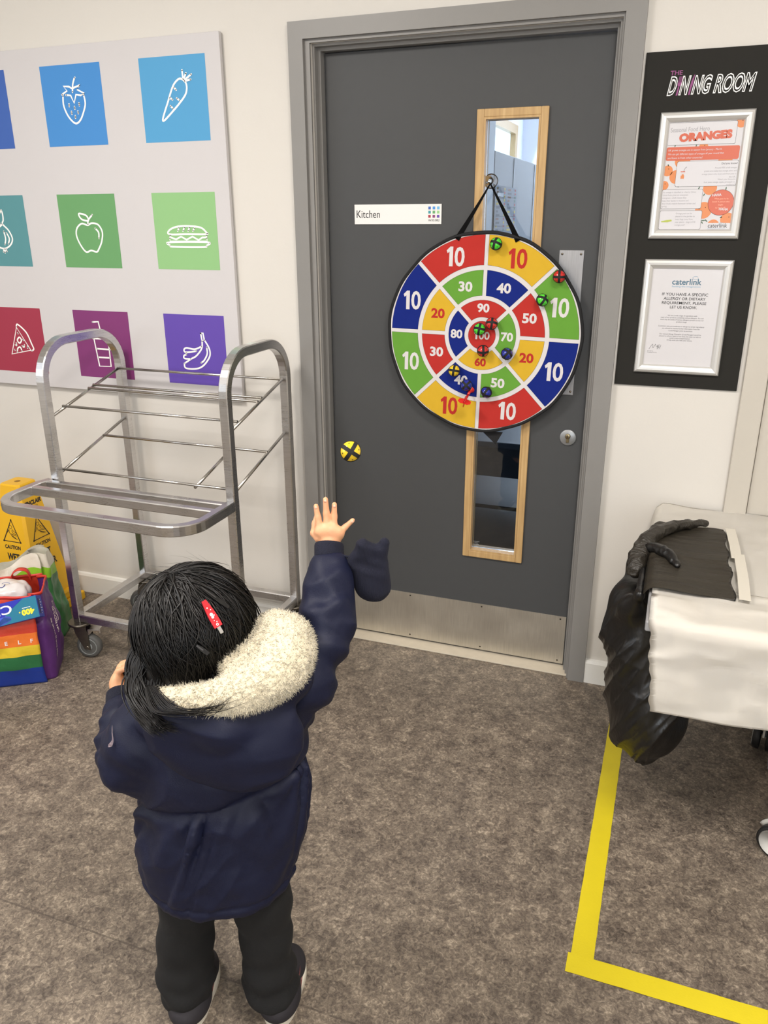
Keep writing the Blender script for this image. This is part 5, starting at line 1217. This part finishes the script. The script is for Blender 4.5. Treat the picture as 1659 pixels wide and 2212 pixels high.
# flatten the hem edge and keep the cuff ends plain
JVERT = V.copy(); JK = link('jacket', np_mesh('jacket_mesh', V, Fc), [NAVY], KID)
def cuff(p, q, r, wd):
    p, q = Vector(p), Vector(q); d = (q-p).normalized(); b = MB(); n = 56; rows = []
    u = d.orthogonal().normalized(); w = d.cross(u); L = (q-p).length
    for t, rr_ in ((0, .86), (.06, .97), (.2, 1.0), (.8, 1.0), (.94, .97), (1.0, .90), (.97, .80), (.5, .78)):
        rows.append([p + d*(L*t) + (u*math.cos(2*PI*i/n) + w*math.sin(2*PI*i/n)*wd)*r*rr_*(1 + .016*(i % 2)) for i in range(n)])
    b.grid(rows, len(rows), n, 0, False, True, True); bmesh.ops.recalc_face_normals(b.bm, faces=list(b.bm.faces)); return b.build('cuff', [NAVY_KNIT], JK)
cuff((.1975, .127, .957), (.1968, .1445, .9815), .0300, .82)
cuff((-.2205, .104, .651), (-.2270, .1335, .6685), .0300, .88)
# hood lying on the back, with its fleece lining showing
HF = Field((-.22, -.23, .58), (.24, .12, .92), .0040)
HF.ellipsoid((.026, -.098, .740), (.132, .046, .088), .02, p=2.0)
HF.ellipsoid((.045, -.105, .700), (.105, .044, .070), .03)
HF.capsule((-.100, -.055, .735), (.030, -.120, .776), .022, .034, .03); HF.capsule((.030, -.120, .782), (.138, -.065, .826), .036, .032, .03)
HF.capsule((-.100, -.055, .735), (-.10, .02, .748), .022, .020, .03); HF.capsule((.138, -.065, .826), (.125, .03, .836), .032, .028, .03)
V, Fc = HF.mesh(); N_ = vnormals(V, Fc); V = V + N_*(vnoise(V, (18, 18, 10), 2, 31)*.0045 + (1-2*np.abs(vnoise(V, (8, 8, 26), 1, 33)))*.0045)[:, None]
HD = link('hood', np_mesh('hood_mesh', V, Fc), [NAVY], JK)
LF = Field((-.18, -.20, .68), (.23, .12, .93), .0032)
P = [(-.100, .010, .775), (-.086, -.050, .783), (-.005, -.108, .807), (.052, -.122, .826), (.102, -.112, .846), (.132, -.080, .862), (.132, -.022, .866), (.100, .030, .856)]
P = [np.array(p) for p in spline(P, 4)]; n_ = len(P)
LF.chain(P, [.0195 + .0190*(lambda f: f*f*(3-2*f))(min(1, max(0, (i/n_-.22)/.55))) - .006*max(0, i/n_-.85)/.15 for i in range(n_)], .02)
LF.ellipsoid((.078, -.035, .842), (.066, .066, .034), .03); LF.ellipsoid((-.01, -.045, .79), (.080, .055, .026), .03)
V, Fc = LF.mesh(); N_ = vnormals(V, Fc); V = V + N_*(vnoise(V, (70, 70, 70), 2, 41)*.0032 + vnoise(V, (200, 200, 200), 1, 43)*.0013)[:, None]
FLC = link('fleece_lining', np_mesh('fleece_mesh', V, Fc), [FLEECE], HD)
# short pile over the fleece: tufts modelled as tiny tapered spikes
rs = np.random.default_rng(5); sel = rs.choice(len(V), 9000); N2 = vnormals(V, Fc); tv, tf = [], []
for q, i in enumerate(sel):
    p, nn = V[i], N2[i]; t1 = np.cross(nn, (.3, .5, .8)); t1 /= np.linalg.norm(t1)+1e-9; t2 = np.cross(nn, t1); L = rs.uniform(.004, .0075)
    tip = p + nn*L + t1*rs.normal(0, .0028) + t2*rs.normal(0, .0028) + np.array((0, 0, -.0012)); r = .0011
    k = len(tv); tv += [p + t1*r, p + (-.5*t1 + .87*t2)*r, p + (-.5*t1 - .87*t2)*r, tip]; tf += [(k, k+1, k+3), (k+1, k+2, k+3), (k+2, k, k+3)]
tag(link('fleece_pile', np_mesh('fleece_pile', np.array(tv), np.array(tf)), [FLEECE], HD), kind='stuff')
# white mark on the left sleeve
JV = JVERT; CL = np.array((.30, -1.22, 1.548))       # pale print following the sleeve's surface
def on_sleeve(x, z):
    d = np.array((x, 0, z)) - CL; d /= np.linalg.norm(d); w = JV - CL; t = w @ d; m = np.linalg.norm(w - t[:, None]*d, axis=1) < .007
    return CL + d*(t[m].min() if m.any() else np.linalg.norm(np.array((x, 0, z)) - CL)) - d*.0015
b = MB(); L_ = [(-.1985, .684), (-.2005, .668), (-.2010, .652), (-.2060, .642), (-.2120, .636)]; W_ = [.0006, .0012, .0022, .0050, .0006]
P = [[tuple(on_sleeve(x-w, z)), tuple(on_sleeve(x+w*.2, z-w))] for (x, z), w in zip(spline(L_, 4), np.interp(np.linspace(0, 1, 17), np.linspace(0, 1, 5), W_))]
b.grid(P, len(P), 2, 0); bmesh.ops.solidify(b.bm, geom=list(b.bm.faces), thickness=.0006); b.build('sleeve_mark', [mat('pale_pink_print', (240, 222, 230), .5)], JK)

# --- trousers and shoes
TF = Field((-.21, -.12, .015), (.16, .12, .46), .0040)
TF.capsule((-.075, 0, .41), (.03, 0, .41), .080, .080, .03)
def leg(P, R_, sd):
    TF.chain(P, R_, .02)
leg([(-.080, -.002, .36), (-.096, -.004, .27), (-.107, -.010, .18), (-.112, -.020, .10), (-.112, -.026, .068)], [.066, .053, .052, .0530, .046], 1)
leg([(.030, -.002, .36), (.052, -.004, .27), (.056, -.008, .18), (.060, -.018, .10), (.062, -.026, .066)], [.068, .056, .050, .0500, .046], 2)
TF.ellipsoid((-.112, -.024, .062), (.048, .054, .026), .02); TF.ellipsoid((.063, -.022, .060), (.050, .054, .026), .02)
V, Fc = TF.mesh(); N_ = vnormals(V, Fc)
lowm = np.exp(-((V[:, 2]-.06)/.07)**2)
V = V + N_*(np.sin(V[:, 2]*120 + 14*V[:, 0] + 2*np.sin(V[:, 1]*40))*.0038*lowm + (1-2*np.abs(vnoise(V, (16, 16, 9), 2, 51)))*.0040 + vnoise(V, (9, 9, 7), 1, 53)*.003)[:, None]
V[:, 2] = np.maximum(V[:, 2], .030)
link('trousers', np_mesh('trouser_mesh', V, Fc), [BLACK_JERSEY], KID)
SOLE = mat('off_white_rubber', (224, 218, 202), .55); UPPER = mat('dark_grey_mesh', (36, 33, 38), .75, noise=.2, nscale=150); OVER = mat('grey_overlay', (128, 124, 126), .5); PINK = mat('pink_patch', (226, 158, 160), .6)
for sx, cx, cy, an in ((-1, -.103, .004, -.06), (1, .083, .012, -.10)):
    sh = bpy.data.objects.new('shoe', None); COL.objects.link(sh); sh.parent = KID; sh.location = (cx, cy, 0); sh.rotation_euler = (0, 0, an)
    S_ = Field((-.055, -.11, -.01), (.055, .11, .10), .0030)
    S_.ellipsoid((0, .035, .030), (.039, .052, .032), .01); S_.ellipsoid((0, -.040, .038), (.044, .058, .036), .02)
    V, Fc = S_.mesh(); V[:, 2] = np.maximum(V[:, 2], .014); link('upper', np_mesh('shoe_upper', V, Fc), [UPPER], sh)
    b = MB(); n = 44; out = []
    for i in range(n):
        a = 2*PI*i/n; y = -.002 + .089*math.sin(a); w = .0425*(1 + .10*math.sin(a) - .10*math.exp(-((y+.01)/.03)**2)); out.append((w*math.copysign(abs(math.cos(a))**.8, math.cos(a)), y))
    b.grid([[(x*k, y*k2, z) for x, y in out] for k, k2, z in ((.96, .97, .0008), (1.0, 1.0, .006), (1.0, 1.0, .018), (.95, .97, .026), (.80, .86, .027))], 5, n, 0, False, True, True)
    b.bm.verts.ensure_lookup_table(); b.face([b.bm.verts[i] for i in range(n)][::-1]); b.face([b.bm.verts[4*n+i] for i in range(n)]); b.build('sole', [SOLE], sh)
    for side in (-1, 1):
        b = MB(); P = [[(side*(.0392-.004*abs(j-2)/2 - .0035*i), -.055+.021*j + .010*i, .028 + .0105*i) for j in range(5)] for i in range(3)]
        b.grid(P, 3, 5, 0, flip=side > 0); bmesh.ops.solidify(b.bm, geom=list(b.bm.faces), thickness=.002); b.build('side_overlay', [OVER if side < 0 else PINK], sh)

# --- hair: a close cap plus many combed locks in one mesh
CF = Field((-.17, -.14, .70), (.12, .14, 1.01), .0040)
CF.ellipsoid(HEAD + np.array((-.002, -.012, .012)), (.099, .100, .108), .01)
CF.ellipsoid(HEAD + np.array((-.012, -.050, -.050)), (.090, .056, .052), .03)
CF.ellipsoid(HEAD + np.array((-.075, -.012, -.050)), (.030, .066, .060), .03)
CF.ellipsoid(HEAD + np.array((.070, -.020, -.055)), (.022, .045, .045), .03)
CF.ellipsoid(HEAD + np.array((.030, .125, -.055)), (.080, .065, .070), .012, mode='carve')
CF.ellipsoid(HEAD + np.array((.105, .070, -.050)), (.040, .045, .055), .012, mode='carve')
V, Fc = CF.mesh(); N_ = vnormals(V, Fc)
ang_ = np.arctan2(V[:, 1]-HEAD[1]+.02, V[:, 0]-HEAD[0]); V = V + N_*((vnoise(np.stack([ang_*2, V[:, 2]*1.2, V[:, 0]*0], 1), (9, 6, 1), 3, 61))*.0060)[:, None]
hv, hf = [V], [Fc]; base = len(V)
tree_c = HEAD + np.array((-.002, -.012, .012)); tr = np.array((.101, .102, .110))
rs = np.random.default_rng(11)
def lock(P, r0, flat=.55, sides=5):
    """one tapered lock"""
    global base
    P = np.asarray(P); n = len(P); rings = []; prev = None
    for i in range(n):
        t = P[min(i+1, n-1)] - P[max(i-1, 0)]; t = t/(np.linalg.norm(t)+1e-9)
        u = np.cross(t, (0.13, .2, 1.0) if abs(t[2]) < .95 else (1, 0, 0)); u /= np.linalg.norm(u)+1e-9; w = np.cross(t, u)
        f = i/(n-1); r = r0*(1-.85*max(0, (f-.35)/.65)**1.3)*(0.6+.4*min(1, f*6))
        rings.append([P[i] + (u*math.cos(2*PI*k/sides) + w*math.sin(2*PI*k/sides)*flat)*r for k in range(sides)])
    hv.append(np.array(rings).reshape(-1, 3)); ff = []
    for i in range(n-1):
        for k in range(sides): ff.append((base+i*sides+k, base+i*sides+(k+1) % sides, base+(i+1)*sides+(k+1) % sides, base+(i+1)*sides+k))
    hf.append(np.array(ff)); base += n*sides
whorl = np.array((-.15, -.25))       # crown of the hair, as a direction from the head's top
for q in range(1900):
    th = rs.uniform(-PI, PI); ph0 = rs.uniform(.02, .75)**1.0*1.0
    L = rs.uniform(.7, 2.0); n = 15; P = []; sw = rs.normal(.35, .22) + .35*math.sin(th*2+1); lift = rs.uniform(.000, .013)*rs.uniform(0, 1); jit = rs.normal(0, .22); wv = rs.uniform(0, 6); wa = rs.uniform(.02, .09); jd = rs.normal(0, .11, 3)
    for i in range(n):
        f = i/(n-1); ph = ph0 + L*f; a = th + sw*f + jit*f*f + wa*math.sin(wv + f*7)
        d = np.array((math.sin(ph)*math.cos(a), math.sin(ph)*math.sin(a), math.cos(ph)))
        tilt = .05; d = np.array((d[0] - .42*d[2]*math.exp(-ph*1.1), d[1]*math.cos(tilt) - d[2]*math.sin(tilt)*.9, d[2]*math.cos(tilt) + d[1]*math.sin(tilt)))
        d = d + jd*(1-f*.5); d /= np.linalg.norm(d)
        p = tree_c + d*(tr + lift*(.4 + f) + .001)
        if ph > 1.75: p[2] -= (ph-1.75)*.05
        P.append(p)
    P = np.array(P)
    e = P - HEAD
    front = (e[:, 1] > .055) & (e[:, 2] < .045) | ((e[:, 0] > .045) & (e[:, 1] > .030) & (e[:, 2] < .01))
    k = int(np.argmax(front)) if front.any() else n
    if k < 6: continue
    lock(P[:k], rs.uniform(.0010, .0026))
def wild(P, r, k=7): lock(np.array(spline(P, k)), r, .7)
H_ = HEAD
for q in range(240):          # long locks falling over the left side and round behind, on the fleece
    t = rs.uniform(0, 1); e1 = rs.normal(0, .007); e2 = rs.normal(0, .006)
    wild([(-.112+.03*t, -.01-.02*t, .895), (-.131+.02*t+e2, -.030-.03*t, .850), (-.130+.018*t+e1, -.062-.02*t, .812), (-.108+.030*t+e1, -.108-.016*t, .786+e2), (-.082+.055*t*rs.uniform(.4, 1.1), -.138-.012*t+e2*.4, .772+.012*t+e1)], rs.uniform(.0010, .0026), 5)
for q in range(220):          # the nape, resting on the fleece
    x0 = rs.uniform(-.085, .075); bw = .25*abs(x0)
    wild([H_ + np.array((x0*.9, -.082+bw, .01)), H_ + np.array((x0, -.108+bw, -.030)), H_ + np.array((x0*1.0-.004, -.122+bw + rs.normal(0, .004), -.052 + .12*x0)), H_ + np.array((x0*.98-.010+rs.normal(0, .008), -.140 + bw + rs.normal(0, .004), -.066 + .20*x0 + rs.normal(0, .010)))], rs.uniform(.0009, .0022), 5)
for q in range(46):           # curls by the right ear
    z0 = rs.uniform(-.07, -.01); o_ = np.array((.084, rs.uniform(-.03, .012), z0)); w = rs.uniform(.010, .032)
    wild([H_ + o_ + np.array((-.01, -.01, .03)), H_ + o_, H_ + o_ + np.array((w*.7, -.004, -.020)), H_ + o_ + np.array((w, -.010, -.012-.6*w)), H_ + o_ + np.array((w*.8, -.018, -.030-.6*w))], rs.uniform(.0005, .0013), 5)
for q in range(34):           # wisps over the fleece
    s_ = rs.uniform(0, 1)
    wild([(-.105+.02*s_, -.075, .815), (-.080+.05*s_, -.130, .803+.008*s_), (-.030+.07*s_, -.156, .812 + .012*s_+rs.normal(0, .005)), (.02 + .09*s_*rs.uniform(.3, 1), -.166+.01*s_, .826 + .022*s_ + rs.normal(0, .009))], rs.uniform(.0004, .0015), 6)
for q in range(26):           # flyaways on top and to the left
    a = rs.uniform(.4, 3.4); d = np.array((math.cos(a), rs.uniform(-.3, .3), math.sin(a))); d /= np.linalg.norm(d); t_ = np.array((-d[2], 0, d[0]))
    p = tree_c + d*tr*.98; wild([p, p + d*.006 + t_*.02, p + d*rs.uniform(.006, .014) + t_*.045, p + d*rs.uniform(.000, .012) + t_*.075], rs.uniform(.0002, .0004), 5)
HV = np.concatenate(hv); HFc = np.concatenate(hf)
link('hair', np_mesh('hair_mesh', HV, HFc), [HAIRM], KID)
# --- clips in the hair
def on_head(p, lift=.011):
    d = np.array(p) - tree_c; k = np.sqrt(((d/(tr+.004))**2).sum()); return Vector(tree_c + d/k*(1) + d/np.linalg.norm(d)*lift)
def clip(name, label, pa, pb, wd, mats_, red=False):
    a, b_ = on_head(pa), on_head(pb); d = (b_-a); L = d.length; d.normalize(); n = ((a+b_)/2 - Vector(tree_c)).normalized(); s_ = d.cross(n).normalized(); n = s_.cross(d)
    root = bpy.data.objects.new(name, None); COL.objects.link(root); root.parent = KID; root['label'] = label
    M_ = Matrix((d, s_, n)).transposed().to_4x4(); M_.translation = a; root.matrix_local = M_
    out = [(L*f, wd*(.30 + .70*math.sin(PI*min(1, .10+.62*f)))) for f in np.linspace(0, .80 if red else 1, 14)]
    b = MB(); top = [b.v((x, y, .0028)) for x, y in out] + [b.v((x, -y, .0028)) for x, y in out[::-1]]; bot = [b.v((v.co.x, v.co.y, 0)) for v in top]
    b.face(top[::-1]); b.face(bot); m = len(top)
    for i in range(m): b.face([top[i], top[(i+1) % m], bot[(i+1) % m], bot[i]])
    bmesh.ops.recalc_face_normals(b.bm, faces=list(b.bm.faces)); pl = b.build('clip_body', [mats_[0]], root)
    if red:
        b = MB(); b.box((L*.74, -wd*.42, .0004), (L*1.0, wd*.42, .0020), 0, .0004, 1); b.build('clip_spring', [STEEL], root)
        b = MB(); ink = Ink(b, (0, 0, .0028), (1,0,0), (0,1,0), .0002)
        for x, y, r in ((.22, .2, .0012), (.30, -.3, .0009), (.42, .1, .0028), (.50, .1, .0024), (.47, -.35, .0012), (.60, .2, .0008), (.66, -.2, .0009), (.73, 0, .0022)): ink.disc(L*x, wd*y, r, 0, 1, 14)
        ink.disc(L*.73, 0, .0011, 1, 2, 12); b.build('white_print', [WHITE_INK, mats_[0]], pl)
    else:
        b = MB(); b.box((L*.05, -.0012, .0029), (L*.55, .0012, .0036)); b.build('clip_spring', [mat('black_chrome', (120, 120, 124), .15, 1.0)], root)
clip('hair_clip', 'red clip with white print and steel end', (.000, -.050, .957), (.043, -.085, .918), .0076, [mat('red_enamel', (196, 30, 44), .2, coat=.6)], True)
clip('hair_clip', 'black shiny clip above the red one', (-.010, -.030, .965), (.042, -.045, .946), .0040, [mat('black_enamel', (14, 14, 16), .15, coat=.7)])
clip('hair_clip', 'small black clip below the red one', (-.004, -.100, .905), (.018, -.104, .886), .0036, [mat('black_enamel', (14, 14, 16), .15, coat=.7)])

# --- ball in the left hand, mitten dangling from the raised sleeve
RZ = Matrix.Translation((.45, -1.50, 0)) @ Matrix.Rotation(KID_YAW, 4, 'Z')
make_ball('yellow', YLW, 'yellow and black ball gripped in the lowered left hand', None, tuple(RZ @ Vector(BL)), (.4, .9, .2), .0175)
MF = Field((-.08, -.06, -.09), (.08, .06, .09), .0032)
MF.ellipsoid((.008, 0, -.028), (.034, .019, .034), .02); MF.ellipsoid((.002, 0, .012), (.037, .020, .036), .02); MF.capsule((-.030, 0, .020), (-.018, -.004, .042), .011, .010, .016)
MF.capsule((.000, -.004, .045), (-.010, -.006, .058), .013, .010, .014); MF.capsule((.024, .000, .040), (.029, .0, .056), .011, .0085, .012)
MF.capsule((.004, -.021, .056), (.012, -.024, .034), .005, .0055, .010, 'carve'); MF.capsule((-.022, -.022, .022), (.022, -.025, .010), .0045, .004, .012, 'carve')
V, Fc = MF.mesh(); N_ = vnormals(V, Fc); V = V + N_*(vnoise(V, (30, 30, 30), 2, 71)*.0022 + (1-2*np.abs(vnoise(np.stack([V[:,0]*.4+V[:,2], V[:,1], V[:,0]*.3], 1), (28, 10, 28), 1, 73)))*.0022)[:, None]
mp_ = RZ @ Vector((.2705, .120, .936)); MT = thing('mitten', 'navy knitted mitten dangling beside the raised right cuff', 'mitten', tuple(mp_), (0, 0, KID_YAW))
link('knit_body', np_mesh('mitten_mesh', V, Fc), [NAVY_KNIT], MT)
b = MB(); b.tube(spline([(-.064, .004, .020), (-.050, 0, .030), (-.036, 0, .028), (-.026, 0, .024)], 6), .0022, 8); b.build('cord', [NAVY_KNIT], MT)
